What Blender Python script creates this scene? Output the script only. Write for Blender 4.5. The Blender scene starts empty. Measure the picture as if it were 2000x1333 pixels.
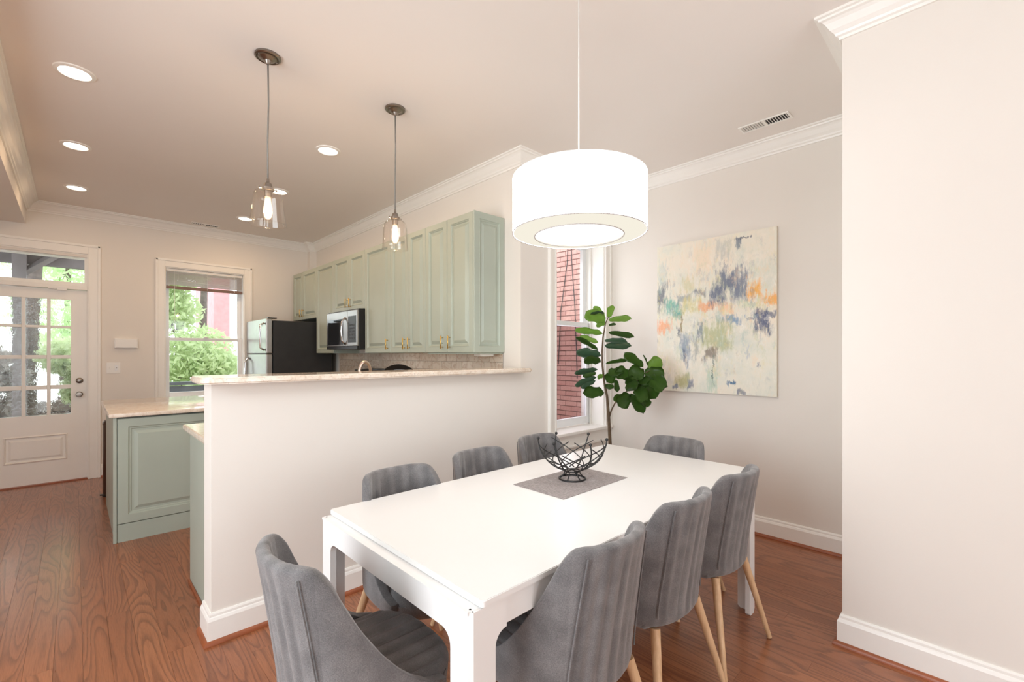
import bpy, bmesh, math, random
from mathutils import Vector, Matrix
random.seed(7)
PI = math.pi
S = bpy.context.scene
COL = S.collection
# ------------------------------------------------------------------ camera, world, exposure, large lights
YAW = math.radians(43.775); CH = 1.35; FPX = 891.09
cam_d = bpy.data.cameras.new('camera'); cam = bpy.data.objects.new('camera', cam_d); COL.objects.link(cam)
cam.location = (0, 0, CH); cam.rotation_euler = (PI/2, 0, -YAW)
cam_d.sensor_width = 36; cam_d.lens = FPX/2000*36; cam_d.shift_y = (692.7-666.5)/2000
cam_d.clip_start = .05; cam_d.clip_end = 200
S.camera = cam
S.view_settings.view_transform = 'Standard'; S.view_settings.look = 'None'
S.view_settings.gamma = 1; S.view_settings.use_curve_mapping = False
S.view_settings.exposure = 0.0
S.cycles.use_denoising = True
S.cycles.max_bounces = 10; S.cycles.diffuse_bounces = 6; S.cycles.transparent_max_bounces = 16
S.cycles.sample_clamp_indirect = 6
S.cycles.caustics_refractive = False; S.cycles.caustics_reflective = False
W = bpy.data.worlds.new('overcast_sky'); S.world = W; W.use_nodes = True
wn = W.node_tree.nodes; wl = W.node_tree.links
wn['Background'].inputs[0].default_value = (.93, .97, 1.0, 1); wn['Background'].inputs[1].default_value = 3.8

def light(name, kind, loc, energy, color, size=.2, size_y=None, rot=(0, 0, 0), **kw):
    d = bpy.data.lights.new(name, kind); d.energy = energy; d.color = color
    if kind == 'AREA':
        d.size = size
        if size_y: d.shape = 'RECTANGLE'; d.size_y = size_y
        else: d.shape = 'DISK'
    elif kind in ('POINT', 'SPOT'): d.shadow_soft_size = size
    for k, v in kw.items(): setattr(d, k, v)
    o = bpy.data.objects.new(name, d); o.location = loc; o.rotation_euler = rot; COL.objects.link(o)
    return o
DAY = (.76, .90, 1.0); WARM = (1.0, .80, .60)
# daylight entering through the two tall front windows behind the photographer
for wx in (-.75, 1.35):
    light('front_window_daylight', 'AREA', (wx, -3.42, 1.55), 11, DAY, 1.2, 2.1, (PI/2, 0, 0))
light('side_fill_light', 'AREA', (-1.82, 1.2, 1.55), 60, DAY, 2.0, 2.1, (0, -PI/2, 0))  # added fill light at an unseen side window, placed to brighten the painting wall
# daylight entering through the back door and window
light('bay_window_daylight', 'AREA', (3.25, 2.80, 1.5), 9, (.9, .95, 1), .6, 1.4, (-PI/2, 0, 0))
light('back_window_daylight', 'AREA', (1.18, 7.05, 1.5), 1.5, (.92, .98, 1), .8, 1.4, (-PI/2, 0, 0))

# ------------------------------------------------------------------ materials
def lin(c):
    return tuple(((v/255)/12.92 if v/255 <= .04045 else ((v/255+.055)/1.055)**2.4) for v in c) + (1,)
class NT:
    def __init__(s, name):
        s.m = bpy.data.materials.new(name); s.m.use_nodes = True; s.t = s.m.node_tree
        s.n = s.t.nodes; s.l = s.t.links; s.b = s.n['Principled BSDF']; s.out = s.n['Material Output']
    def new(s, typ, **kw):
        nd = s.n.new(typ)
        for k, v in kw.items(): setattr(nd, k, v)
        return nd
    def put(s, sock, v):
        if isinstance(v, bpy.types.NodeSocket): s.l.new(v, sock)
        else: sock.default_value = v
    def math(s, op, a, b=0.0, clamp=False):
        nd = s.new('ShaderNodeMath', operation=op, use_clamp=clamp); s.put(nd.inputs[0], a); s.put(nd.inputs[1], b); return nd.outputs[0]
    def mix(s, f, a, b):
        nd = s.new('ShaderNodeMix', data_type='RGBA'); s.put(nd.inputs[0], f); s.put(nd.inputs[6], a); s.put(nd.inputs[7], b); return nd.outputs[2]
    def coord(s, k='Object'): return s.new('ShaderNodeTexCoord').outputs[k]
    def mapping(s, v, scale=(1, 1, 1), loc=(0, 0, 0)):
        nd = s.new('ShaderNodeMapping'); s.put(nd.inputs[0], v); nd.inputs[1].default_value = loc; nd.inputs[3].default_value = scale; return nd.outputs[0]
    def noise(s, v, scale, detail=3, rough=.5, dist=0):
        nd = s.new('ShaderNodeTexNoise'); s.put(nd.inputs['Vector'], v); nd.inputs['Scale'].default_value = scale
        nd.inputs['Detail'].default_value = detail; nd.inputs['Roughness'].default_value = rough; nd.inputs['Distortion'].default_value = dist
        return nd.outputs[0]
    def ramp(s, f, stops):
        nd = s.new('ShaderNodeValToRGB'); s.put(nd.inputs[0], f); e = nd.color_ramp.elements
        while len(e) < len(stops): e.new(.5)
        for i, (p, c) in enumerate(stops): e[i].position = p; e[i].color = c
        return nd.outputs[0]
    def bump(s, h, strength=.3, dist=.002):
        nd = s.new('ShaderNodeBump'); s.put(nd.inputs['Height'], h); nd.inputs['Strength'].default_value = strength
        nd.inputs['Distance'].default_value = dist; s.l.new(nd.outputs[0], s.b.inputs['Normal']); return nd
    def set(s, **kw):
        for k, v in kw.items(): s.put(s.b.inputs[k.replace('_', ' ')], v)
        return s.m
g = lambda v: (v, v, v, 1)
def plain(name, rgb, rough=.5, metal=0, var=.04, nscale=6, bump=0, bscale=200, **kw):
    t = NT(name); c = lin(rgb)
    n = t.noise(t.coord(), nscale, 4)
    a = tuple(x*(1-var) for x in c[:3])+(1,); b = tuple(min(1, x*(1+var)) for x in c[:3])+(1,)
    t.set(Base_Color=t.ramp(n, [(.3, a), (.7, b)]), Roughness=rough, Metallic=metal, **kw)
    if bump: t.bump(t.noise(t.coord(), bscale, 2), bump, .001)
    return t.m
M = {}
M['wall'] = plain('wall_paint_beige', (232, 226, 218), .85, var=.012, nscale=1.5, bump=.15, bscale=120)
M['ceiling'] = plain('ceiling_paint', (238, 232, 226), .9, var=.01, nscale=1.2)
M['trim'] = plain('white_trim_paint', (243, 240, 234), .35, var=.01)
M['trimshade'] = plain('white_sash_paint', (238, 240, 242), .4, var=.01)
M['table'] = plain('white_table_lacquer', (236, 235, 233), .28, var=.006)
M['sage'] = plain('sage_cabinet_paint', (173, 182, 169), .42, var=.03, nscale=4)
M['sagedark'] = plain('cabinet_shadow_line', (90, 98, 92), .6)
M['nickel'] = plain('brushed_nickel', (150, 142, 134), .3, 1, var=.08, nscale=30)
M['steel'] = plain('stainless_steel', (168, 165, 162), .3, 1, var=.05, nscale=12)
M['chrome'] = plain('chrome', (225, 225, 225), .08, 1, var=.02)
M['brass'] = plain('satin_brass', (225, 190, 110), .3, 1, var=.05)
M['black'] = plain('black_enamel', (22, 22, 23), .35, var=.1)
M['blackwire'] = plain('black_powder_coat', (26, 25, 25), .45, var=.12, nscale=60)
M['darkglass'] = plain('dark_glass', (26, 28, 32), .06, var=.05)
M['grayside'] = plain('black_fridge_side', (38, 38, 39), .5, var=.15, nscale=8, bump=.2, bscale=300)
M['whiteplastic'] = plain('white_plastic', (240, 238, 234), .4, var=.01)
M['bin'] = plain('dark_steel_bin', (98, 84, 76), .3, .8, var=.1)
M['cord'] = plain('grey_cord', (130, 126, 120), .5, var=.05)
M['darkdeck'] = plain('dark_stained_deck_wood', (104, 108, 114), .8, var=.15, nscale=9)
M['porch'] = plain('grey_porch_wood', (128, 122, 122), .8, var=.12, nscale=7)
M['redhouse'] = plain('red_painted_siding', (206, 140, 142), .8, var=.1)
M['bark'] = plain('tree_bark', (96, 86, 80), .95, var=.35, nscale=14, bump=.8, bscale=40)
M['trunk'] = plain('brown_plant_stem', (98, 80, 60), .8, var=.25, nscale=40, bump=.4, bscale=90)
M['ground'] = plain('pale_gravel_ground', (196, 190, 178), .95, var=.18, nscale=3, bump=.8, bscale=30)
M['pot'] = plain('dark_plant_pot', (60, 58, 56), .6)
M['soil'] = plain('potting_soil', (52, 40, 32), .95, var=.3, nscale=60)
M['shoe'] = plain('stained_shoe_moulding', (150, 84, 52), .35, var=.15, nscale=12)
M['mortar'] = plain('pink_mortar', (150, 118, 112), .95, var=.1, nscale=30)
M['grout'] = plain('grey_grout', (150, 140, 128), .9)
M['cable'] = plain('outdoor_cable', (50, 42, 44), .7)
M['wick'] = plain('canvas_edge', (222, 214, 200), .8)

def mk_wood_floor():
    t = NT('stained_oak_floor'); info = t.new('ShaderNodeObjectInfo')
    geo = t.new('ShaderNodeNewGeometry'); rnd = info.outputs['Random']
    sep = t.new('ShaderNodeSeparateXYZ'); t.l.new(geo.outputs['Position'], sep.inputs[0])
    cmb = t.new('ShaderNodeCombineXYZ')
    t.put(cmb.inputs[0], t.math('ADD', sep.outputs[0], t.math('MULTIPLY', rnd, 31.0)))
    t.put(cmb.inputs[1], t.math('ADD', t.math('MULTIPLY', sep.outputs[1], .10), t.math('MULTIPLY', rnd, 17.0)))
    t.put(cmb.inputs[2], t.math('MULTIPLY', rnd, 57.0))
    v = cmb.outputs[0]
    n = t.noise(v, 6.5, 1.5, .45, .2)
    wig = t.noise(v, 60, 2)
    rings = t.math('FRACT', t.math('ADD', t.math('MULTIPLY', n, 21.0), t.math('MULTIPLY', wig, .45)))
    line = t.ramp(rings, [(0, g(0)), (.45, g(.12)), (.72, g(.75)), (.86, g(1)), (1, g(.0))])
    cmb2 = t.new('ShaderNodeCombineXYZ'); t.put(cmb2.inputs[0], sep.outputs[0]); t.put(cmb2.inputs[1], t.math('MULTIPLY', sep.outputs[1], .03)); t.put(cmb2.inputs[2], rnd)
    fine = t.noise(cmb2.outputs[0], 420, 3, .6)
    big = t.noise(geo.outputs['Position'], 1.1, 2)
    base = t.mix(rnd, lin((176, 112, 74)), lin((156, 94, 60)))
    base = t.mix(t.ramp(big, [(.35, g(0)), (.7, g(.35))]), base, lin((150, 98, 68)))
    base = t.mix(t.ramp(fine, [(.45, g(0)), (.75, g(.55))]), base, lin((112, 64, 42)))
    colr = t.mix(t.math('MULTIPLY', line, .6), base, lin((98, 54, 32)))
    t.set(Base_Color=colr, Roughness=t.math('ADD', t.math('MULTIPLY', fine, .12), .24))
    t.b.inputs['Coat Weight'].default_value = .25; t.b.inputs['Coat Roughness'].default_value = .18
    t.bump(t.math('ADD', line, fine), .12, .0008)
    return t.m
M['floor'] = mk_wood_floor()

def mk_oak_leg():
    t = NT('natural_beech_leg'); v = t.mapping(t.coord(), (60, 60, 5))
    n = t.noise(v, 1, 4, .6)
    return t.set(Base_Color=t.ramp(n, [(.3, lin((196, 158, 118))), (.7, lin((222, 188, 150)))]), Roughness=.45)
M['oak'] = mk_oak_leg()

def mk_fabric():
    t = NT('charcoal_grey_fabric'); v = t.coord()
    n1 = t.noise(v, 420, 2, .7); n2 = t.noise(v, 14, 3)
    f = t.math('ADD', t.math('MULTIPLY', n1, .6), t.math('MULTIPLY', n2, .4))
    sp_ = t.new('ShaderNodeSeparateXYZ'); t.l.new(v, sp_.inputs[0])
    nap_shade = t.math('SINE', t.math('MULTIPLY', sp_.outputs[0], 2*PI/.062)); nap_shade = t.math('MULTIPLY', nap_shade, t.math('LESS_THAN', t.math('ABSOLUTE', sp_.outputs[0]), .168))  # nap bands, with the pleats' light and shade painted into the fabric colour
    f = t.math('ADD', f, t.math('MULTIPLY', nap_shade, .055))
    t.set(Base_Color=t.ramp(f, [(.32, lin((84, 82, 82))), (.5, lin((108, 105, 105))), (.68, lin((134, 131, 130)))]), Roughness=.95)
    t.b.inputs['Sheen Weight'].default_value = .35; t.b.inputs['Sheen Roughness'].default_value = .5
    t.bump(n1, .35, .0015); return t.m
M['fabric'] = mk_fabric()

def mk_granite():
    t = NT('beige_granite'); v = t.coord('Object')
    n1 = t.noise(v, 22, 5, .65, .6); n2 = t.noise(v, 110, 3, .7)
    c = t.ramp(n1, [(.3, lin((212, 190, 168))), (.5, lin((232, 217, 200))), (.7, lin((240, 230, 216)))])
    c = t.mix(t.ramp(n2, [(.58, g(0)), (.7, g(.55))]), c, lin((164, 132, 106)))
    return t.set(Base_Color=c, Roughness=.09)
M['granite'] = mk_granite()

def mk_tile():
    t = NT('veined_marble_tile'); r = t.new('ShaderNodeObjectInfo').outputs['Random']
    geo = t.new('ShaderNodeNewGeometry').outputs['Position']
    off = t.new('ShaderNodeCombineXYZ'); t.put(off.inputs[0], t.math('MULTIPLY', r, 23.0)); t.put(off.inputs[1], t.math('MULTIPLY', r, 11.0))
    add = t.new('ShaderNodeVectorMath', operation='ADD'); t.l.new(geo, add.inputs[0]); t.l.new(off.outputs[0], add.inputs[1])
    n = t.noise(add.outputs[0], 6, 5, .6, 1.6)
    vein = t.ramp(t.math('ABSOLUTE', t.math('SUBTRACT', n, .5)), [(0, g(.6)), (.03, g(.15)), (.07, g(0))])
    base = t.mix(r, lin((226, 214, 198)), lin((206, 192, 174)))
    return t.set(Base_Color=t.mix(vein, base, lin((178, 142, 116))), Roughness=.22)
M['tile'] = mk_tile()

def mk_brick():
    t = NT('pink_painted_brick'); r = t.new('ShaderNodeObjectInfo').outputs['Random']
    n = t.noise(t.coord(), 30, 4, .7)
    c = t.mix(r, lin((208, 158, 150)), lin((226, 182, 172)))
    c = t.mix(t.ramp(n, [(.35, g(0)), (.75, g(.4))]), c, lin((184, 132, 124)))
    t.set(Base_Color=c, Roughness=.9); t.bump(n, .6, .004); return t.m
M['brick'] = mk_brick()

def mk_leaf(name, a, b, trans=.25, rough=.35):
    t = NT(name); r = t.new('ShaderNodeObjectInfo').outputs['Random']
    n = t.noise(t.coord(), 25, 2)
    c = t.mix(t.math('MULTIPLY', t.math('ADD', r, n), .5), lin(a), lin(b))
    t.set(Base_Color=c, Roughness=rough)
    tr = t.new('ShaderNodeBsdfTranslucent'); t.l.new(c, tr.inputs[0])
    mx = t.new('ShaderNodeMixShader'); mx.inputs[0].default_value = trans
    t.l.new(t.b.outputs[0], mx.inputs[1]); t.l.new(tr.outputs[0], mx.inputs[2]); t.l.new(mx.outputs[0], t.out.inputs[0])
    return t.m
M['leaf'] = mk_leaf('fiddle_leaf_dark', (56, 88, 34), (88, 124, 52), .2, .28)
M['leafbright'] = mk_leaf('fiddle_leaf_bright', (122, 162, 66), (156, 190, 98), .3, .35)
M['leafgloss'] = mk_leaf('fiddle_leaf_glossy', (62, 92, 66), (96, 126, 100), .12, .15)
M['foliage'] = mk_leaf('garden_foliage', (186, 204, 152), (222, 232, 196), .6, .6)
M['foliage2'] = mk_leaf('garden_foliage_pale', (180, 210, 155), (220, 238, 195), .5, .6)

def mk_glass(name, tint=(1, 1, 1), gl=.05, ripple=0, rough=0.0):
    m = bpy.data.materials.new(name); m.use_nodes = True; n = m.node_tree.nodes; l = m.node_tree.links
    n.remove(n['Principled BSDF']); out = n['Material Output']
    fr = n.new('ShaderNodeLayerWeight'); fr.inputs[0].default_value = .5
    pw = n.new('ShaderNodeMath'); pw.operation = 'POWER'; l.new(fr.outputs['Facing'], pw.inputs[0]); pw.inputs[1].default_value = 4
    gs = n.new('ShaderNodeBsdfGlossy'); gs.inputs['Roughness'].default_value = .02
    if ripple:
        th = n.new('ShaderNodeBsdfRefraction'); th.inputs['IOR'].default_value = 1.06; th.inputs['Roughness'].default_value = rough
        tc = n.new('ShaderNodeTexCoord'); mp = n.new('ShaderNodeMapping'); mp.inputs[3].default_value = (1, 1, .6)
        nz = n.new('ShaderNodeTexNoise'); nz.inputs['Scale'].default_value = 26; nz.inputs['Detail'].default_value = 2; nz.inputs['Distortion'].default_value = 1.5
        bp = n.new('ShaderNodeBump'); bp.inputs['Strength'].default_value = ripple*.5; bp.inputs['Distance'].default_value = .02
        l.new(tc.outputs['Object'], mp.inputs[0]); l.new(mp.outputs[0], nz.inputs['Vector']); l.new(nz.outputs[0], bp.inputs['Height'])
        l.new(bp.outputs[0], th.inputs['Normal']); l.new(bp.outputs[0], gs.inputs['Normal'])
    else:
        th = n.new('ShaderNodeBsdfTransparent')
    th.inputs[0].default_value = tint + (1,)
    mx = n.new('ShaderNodeMixShader')
    mm = n.new('ShaderNodeMath'); mm.operation = 'MULTIPLY'; l.new(pw.outputs[0], mm.inputs[0]); mm.inputs[1].default_value = gl*10
    ma = n.new('ShaderNodeMath'); ma.operation = 'ADD'; l.new(mm.outputs[0], ma.inputs[0]); ma.inputs[1].default_value = gl*.8; mm = ma
    mm.use_clamp = True
    l.new(mm.outputs[0], mx.inputs[0]); l.new(th.outputs[0], mx.inputs[1]); l.new(gs.outputs[0], mx.inputs[2]); l.new(mx.outputs[0], out.inputs[0])
    return m
M['glass'] = mk_glass('window_glass', (.97, .99, 1), .04)
M['screen'] = mk_glass('window_glass_insect_screen', (.72, .70, .72), .03)
M['ripple'] = mk_glass('rippled_antique_glass', (.98, 1, .99), .03, .45, .01)
M['shadeglass'] = mk_glass('clear_pendant_glass', (1, .985, .97), .06)
M['bulbglass'] = mk_glass('glowing_bulb_glass', (1, .95, .88), .04)
_n = M['bulbglass'].node_tree.nodes; _l = M['bulbglass'].node_tree.links; _e = _n.new('ShaderNodeEmission'); _e.inputs[0].default_value = (1, .82, .62, 1); _e.inputs[1].default_value = .75
_a = _n.new('ShaderNodeAddShader'); _src = _n['Material Output'].inputs[0].links[0].from_socket; _l.new(_src, _a.inputs[0]); _l.new(_e.outputs[0], _a.inputs[1]); _l.new(_a.outputs[0], _n['Material Output'].inputs[0])

def emit(name, color, strength):
    t = NT(name); t.n.remove(t.b); e = t.new('ShaderNodeEmission'); e.inputs[0].default_value = color + (1,); e.inputs[1].default_value = strength
    t.l.new(e.outputs[0], t.out.inputs[0]); return t.m
M['lamp'] = emit('downlight_lens', (1, .90, .78), 7)
M['filament'] = emit('bulb_filament', (1, .74, .46), 18)
M['diffuser'] = emit('drum_diffuser', (1, .985, .95), 2.2)
M['shade'] = emit('lit_outer_drum_fabric', (.96, .975, 1), 5.6)
M['shadein'] = emit('lit_inner_drum_fabric', (1, .94, .80), .93)

# ------------------------------------------------------------------ mesh helpers
def box(bm, x0, x1, y0, y1, z0, z1, bev=0):
    v = [bm.verts.new(p) for p in ((x0, y0, z0), (x1, y0, z0), (x1, y1, z0), (x0, y1, z0), (x0, y0, z1), (x1, y0, z1), (x1, y1, z1), (x0, y1, z1))]
    fs = [bm.faces.new([v[i] for i in q]) for q in ((3, 2, 1, 0), (4, 5, 6, 7), (0, 1, 5, 4), (1, 2, 6, 5), (2, 3, 7, 6), (3, 0, 4, 7))]
    if bev:
        es = list({e for f in fs for e in f.edges})
        bmesh.ops.bevel(bm, geom=es, offset=bev, segments=2, affect='EDGES', profile=.6)
    return bm
def B(*a, bev=0): return box(bmesh.new(), *a, bev=bev)
def revolve(prof, n=32, cx=0, cy=0, cap=True):          # prof: (r, z)
    bm = bmesh.new(); rings = []
    for r, z in prof:
        if r < 1e-6: rings.append([bm.verts.new((cx, cy, z))])
        else: rings.append([bm.verts.new((cx+r*math.cos(2*PI*i/n), cy+r*math.sin(2*PI*i/n), z)) for i in range(n)])
    for a, b in zip(rings, rings[1:]):
        for i in range(n):
            j = (i+1) % n
            if len(a) == 1 and len(b) == 1: continue
            if len(a) == 1: bm.faces.new((a[0], b[j], b[i]))
            elif len(b) == 1: bm.faces.new((a[i], a[j], b[0]))
            else: bm.faces.new((a[i], a[j], b[j], b[i]))
    bmesh.ops.recalc_face_normals(bm, faces=bm.faces); return bm
def tube(bm, pts, rad, n=8, closed=False):
    pts = [Vector(p) for p in pts]; N = len(pts); rs = rad if isinstance(rad, (list, tuple)) else [rad]*N
    up = Vector((0, 0, 1)); rings = []; prev = None
    for i, p in enumerate(pts):
        if closed: d = pts[(i+1) % N]-pts[i-1]
        else: d = pts[min(i+1, N-1)]-pts[max(i-1, 0)]
        d.normalize()
        if prev is None:
            s = d.cross(up if abs(d.z) < .95 else Vector((1, 0, 0)))
        else: s = prev-d*prev.dot(d)
        s.normalize(); prev = s; t = d.cross(s)
        rings.append([bm.verts.new(p+rs[i]*(s*math.cos(2*PI*k/n)+t*math.sin(2*PI*k/n))) for k in range(n)])
    R = rings+[rings[0]] if closed else rings
    for a, b in zip(R, R[1:]):
        for k in range(n): bm.faces.new((a[k], a[(k+1) % n], b[(k+1) % n], b[k]))
    if not closed:
        bm.faces.new(rings[0][::-1]); bm.faces.new(rings[-1])
    return bm
def T(pts, rad, n=8, closed=False): return tube(bmesh.new(), pts, rad, n, closed)
def sphere(c, r, seg=12):
    bm = bmesh.new(); bmesh.ops.create_uvsphere(bm, u_segments=seg, v_segments=seg//2+2, radius=r); bmesh.ops.translate(bm, vec=c, verts=bm.verts); return bm
def wloc(o):
    v = Vector((0, 0, 0))
    while o is not None: v += o.location; o = o.parent
    return v
def obj(name, bm, mat, parent=None, smooth=False, local=False, kind=None, label=None):
    """ONE mesh object; bm is in world coordinates unless local"""
    me = bpy.data.meshes.new(name)
    if parent is not None and not local: bmesh.ops.translate(bm, vec=-wloc(parent), verts=bm.verts)
    bm.normal_update(); bm.to_mesh(me); bm.free()
    for p in me.polygons: p.use_smooth = bool(smooth)
    if smooth and smooth is not True: me.set_sharp_from_angle(angle=math.radians(smooth))
    me.materials.append(M[mat] if isinstance(mat, str) else mat)
    o = bpy.data.objects.new(name, me); COL.objects.link(o)
    if parent is not None: o.parent = parent
    if kind: o['kind'] = kind
    if label: o['label'] = label
    return o
def thing(name, label, cat, loc=(0, 0, 0), group=None):
    o = bpy.data.objects.new(name, None); o.empty_display_size = .1; COL.objects.link(o); o.location = loc
    o['label'] = label; o['category'] = cat
    if group: o['group'] = group
    return o
def tag(o, label, cat, group=None):
    o['label'] = label; o['category'] = cat
    if group: o['group'] = group
    return o
def struct(name, bm, mat, label, **kw):
    o = obj(name, bm, mat, **kw); o['kind'] = 'structure'; o['label'] = label; o['category'] = name.split('_')[0]; return o
def sroot(name, label, cat, loc=(0, 0, 0)):
    o = thing(name, label, cat, loc); o['kind'] = 'structure'; return o
def dup(root, loc, label, rotz=0):
    r = root.copy(); COL.objects.link(r); r.location = loc; r.rotation_euler = (0, 0, rotz); r['label'] = label
    for ch in list(root.children):
        if ch.type == 'LIGHT': continue
        c = ch.copy(); COL.objects.link(c); c.parent = r
        for gc in ch.children:
            d = gc.copy(); COL.objects.link(d); d.parent = c
    return r
def sweep(path, prof, i0, i1, z=0):
    """mitred moulding along path[i0..i1]; room is to the right of the path; prof = (out, z)"""
    P = [Vector(p) for p in path]
    def nrm(a, b): d = (b-a).normalized(); return Vector((d.y, -d.x))
    bm = bmesh.new(); rings = []
    for i in range(i0, i1+1):
        ns = []
        if i > 0: ns.append(nrm(P[i-1], P[i]))
        if i < len(P)-1: ns.append(nrm(P[i], P[i+1]))
        m = ns[0] if len(ns) == 1 else (ns[0]+ns[1])/(1+ns[0].dot(ns[1]))
        rings.append([bm.verts.new((P[i].x+m.x*o, P[i].y+m.y*o, z+h)) for o, h in prof])
    k = len(prof)
    for a, b in zip(rings, rings[1:]):
        for j in range(k): bm.faces.new((a[j], b[j], b[(j+1) % k], a[(j+1) % k]))
    bm.faces.new(rings[0]); bm.faces.new(rings[-1][::-1])
    bmesh.ops.recalc_face_normals(bm, faces=bm.faces); return bm
def wall_bm(axis, a0, a1, t0, t1, z0, z1, holes=()):
    """wall running along axis ('x'/'y'), thickness t0..t1, with rectangular openings (a, b, za, zb)"""
    bm = bmesh.new(); xs = sorted({a0, a1, *[h[0] for h in holes], *[h[1] for h in holes]})
    for p, q in zip(xs, xs[1:]):
        hs = sorted([(h[2], h[3]) for h in holes if h[0] <= p+1e-6 and h[1] >= q-1e-6]); z = z0; segs = []
        for a, b in hs:
            if a > z: segs.append((z, a))
            z = b
        if z < z1: segs.append((z, z1))
        for a, b in segs:
            if axis == 'x': box(bm, p, q, t0, t1, a, b)
            else: box(bm, t0, t1, p, q, a, b)
    return bm
Fw = Vector((math.sin(YAW), math.cos(YAW), 0)); Rt = Vector((math.cos(YAW), -math.sin(YAW), 0))
def sight(px, py, d): return Vector((0, 0, CH))+d*(Fw+Rt*((px-1000)/FPX)+Vector((0, 0, (692.7-py)/FPX)))

# ------------------------------------------------------------------ room shell
H = 2.92; YN = 6.76; XK = 2.50; YW = 2.51; XA = 3.70; XR = 2.58; YR = .47; XW = -1.9; YS = -3.5
DOOR = (-.71, .105, 0, 2.045); TRANS = (-.68, .09, 2.12, 2.40); WIN2 = (.77, 1.605, .80, 2.395)
BAYW = (2.90, 3.61, .66, 2.42)
struct('wall_north', wall_bm('x', XW, XK+.2, YN, YN+.22, 0, H, [(-.71, .105, 0, 2.40), WIN2]), 'wall', 'beige painted far kitchen wall with the glazed door and window')
struct('wall_kitchen', wall_bm('y', YW+.26, YN, XK, XK+.2, 0, H), 'wall', 'beige painted kitchen side wall behind the wall cabinets')
obj('corner_chase', B(2.41, 2.5, 6.66, YN, 0, H), 'wall', bpy.data.objects['wall_kitchen'])
struct('wall_bay', wall_bm('x', XK, XA+.2, YW, YW+.26, 0, H, [BAYW]), 'wall', 'beige painted short wall with the tall narrow window by the plant')
struct('wall_east', wall_bm('y', YR-.2, YW, XA, XA+.2, 0, H), 'wall', 'beige painted dining wall carrying the abstract painting')
struct('wall_jog', wall_bm('x', XR, XA, YR-.2, YR, 0, H), 'wall', 'return of the near wall behind its corner')
struct('wall_right', wall_bm('y', YS, YR-.2, XR, XR+.2, 0, H), 'wall', 'pale plain wall close to the camera on the right')
struct('wall_south', wall_bm('x', XW, XR+.2, YS-.2, YS, 0, H, [(-1.4, -.1, .45, 2.65), (.7, 2.0, .45, 2.65)]), 'wall', 'front wall behind the camera')
struct('wall_west', wall_bm('y', YS, YN, XW-.2, XW, 0, H, [(.2, 2.2, .5, 2.6)]), 'wall', 'party wall on the far left')  # unseen window opening added to the wall for the side fill light
struct('wall_peninsula', B(.46, XK, YW, YW+.16, 0, 1.215), 'wall', 'beige half wall between dining area and kitchen')
struct('ceiling', B(XW-.2, XA+.2, YS-.2, YN+.22, H, H+.2), 'ceiling', 'warm off-white ceiling')
SOF = -.36
struct('ceiling_soffit', B(XW, SOF, YS, YN, 2.68, H), 'ceiling', 'dropped soffit along the left side of the ceiling')
# crown moulding
cpath = [(SOF, YS), (SOF, YN), (2.41, YN), (2.41, 6.66), (XK, 6.66), (XK, YW), (XA, YW), (XA, YR), (XR, YR), (XR, YS)]
crown = [(0, -.105), (.010, -.105), (.013, -.094), (.022, -.088), (.026, -.078), (.040, -.062), (.056, -.036), (.066, -.026), (.078, -.022), (.080, -.014), (.092, -.011), (.092, 0), (0, 0)]
clab = ['cream crown moulding along the soffit', 'crown moulding above the far kitchen wall', None, None, 'crown moulding above the kitchen wall cabinets', 'crown moulding above the tall narrow window',
        'crown moulding above the painting wall', 'crown moulding on the hidden wall return', 'white crown moulding at the top of the near wall']
segs = [(0, 1, clab[0]), (1, 2, clab[1]), (2, 4, 'crown moulding jog in the kitchen corner'), (4, 5, clab[4]), (5, 6, clab[5]), (6, 7, clab[6]), (7, 8, clab[7]), (8, 9, clab[8])]
for k, (a, b, lb) in enumerate(segs): struct('trim_%d' % (k+1), sweep(cpath, crown, a, b, H), 'trim', lb)
# baseboards with stained shoe moulding
bprof = [(0, .142), (.005, .142), (.009, .134), (.010, .124), (.013, .120), (.018, .108), (.018, 0), (0, 0)]
sprof = [(.018, .020), (.024, .019), (.031, .013), (.034, .004), (.034, 0), (.018, 0)]
def baseboard(nm, path, a, b, lb):
    o = struct(nm, sweep(path, bprof, a, b), 'trim', lb)
    obj('shoe_moulding', sweep(path, sprof, a, b), 'shoe', o, smooth=35, label='stained wood shoe moulding')
bp = [(.46, YW+.16), (.46, YW), (XA, YW), (XA, YR), (XR, YR), (XR, YS)]
baseboard('baseboard_end', bp, 0, 1, 'white baseboard around the end of the half wall')
baseboard('baseboard_peninsula', bp, 1, 2, 'white baseboard along the half wall')
baseboard('baseboard_east', bp, 2, 3, 'white baseboard below the painting')
baseboard('baseboard_jog', bp, 3, 4, 'white baseboard on the hidden wall return')
baseboard('baseboard_right', bp, 4, 5, 'white baseboard on the near right wall')
baseboard('baseboard_north', [(.207, YN), (2.41, YN)], 0, 1, 'white baseboard between the back door and the kitchen island')

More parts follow.
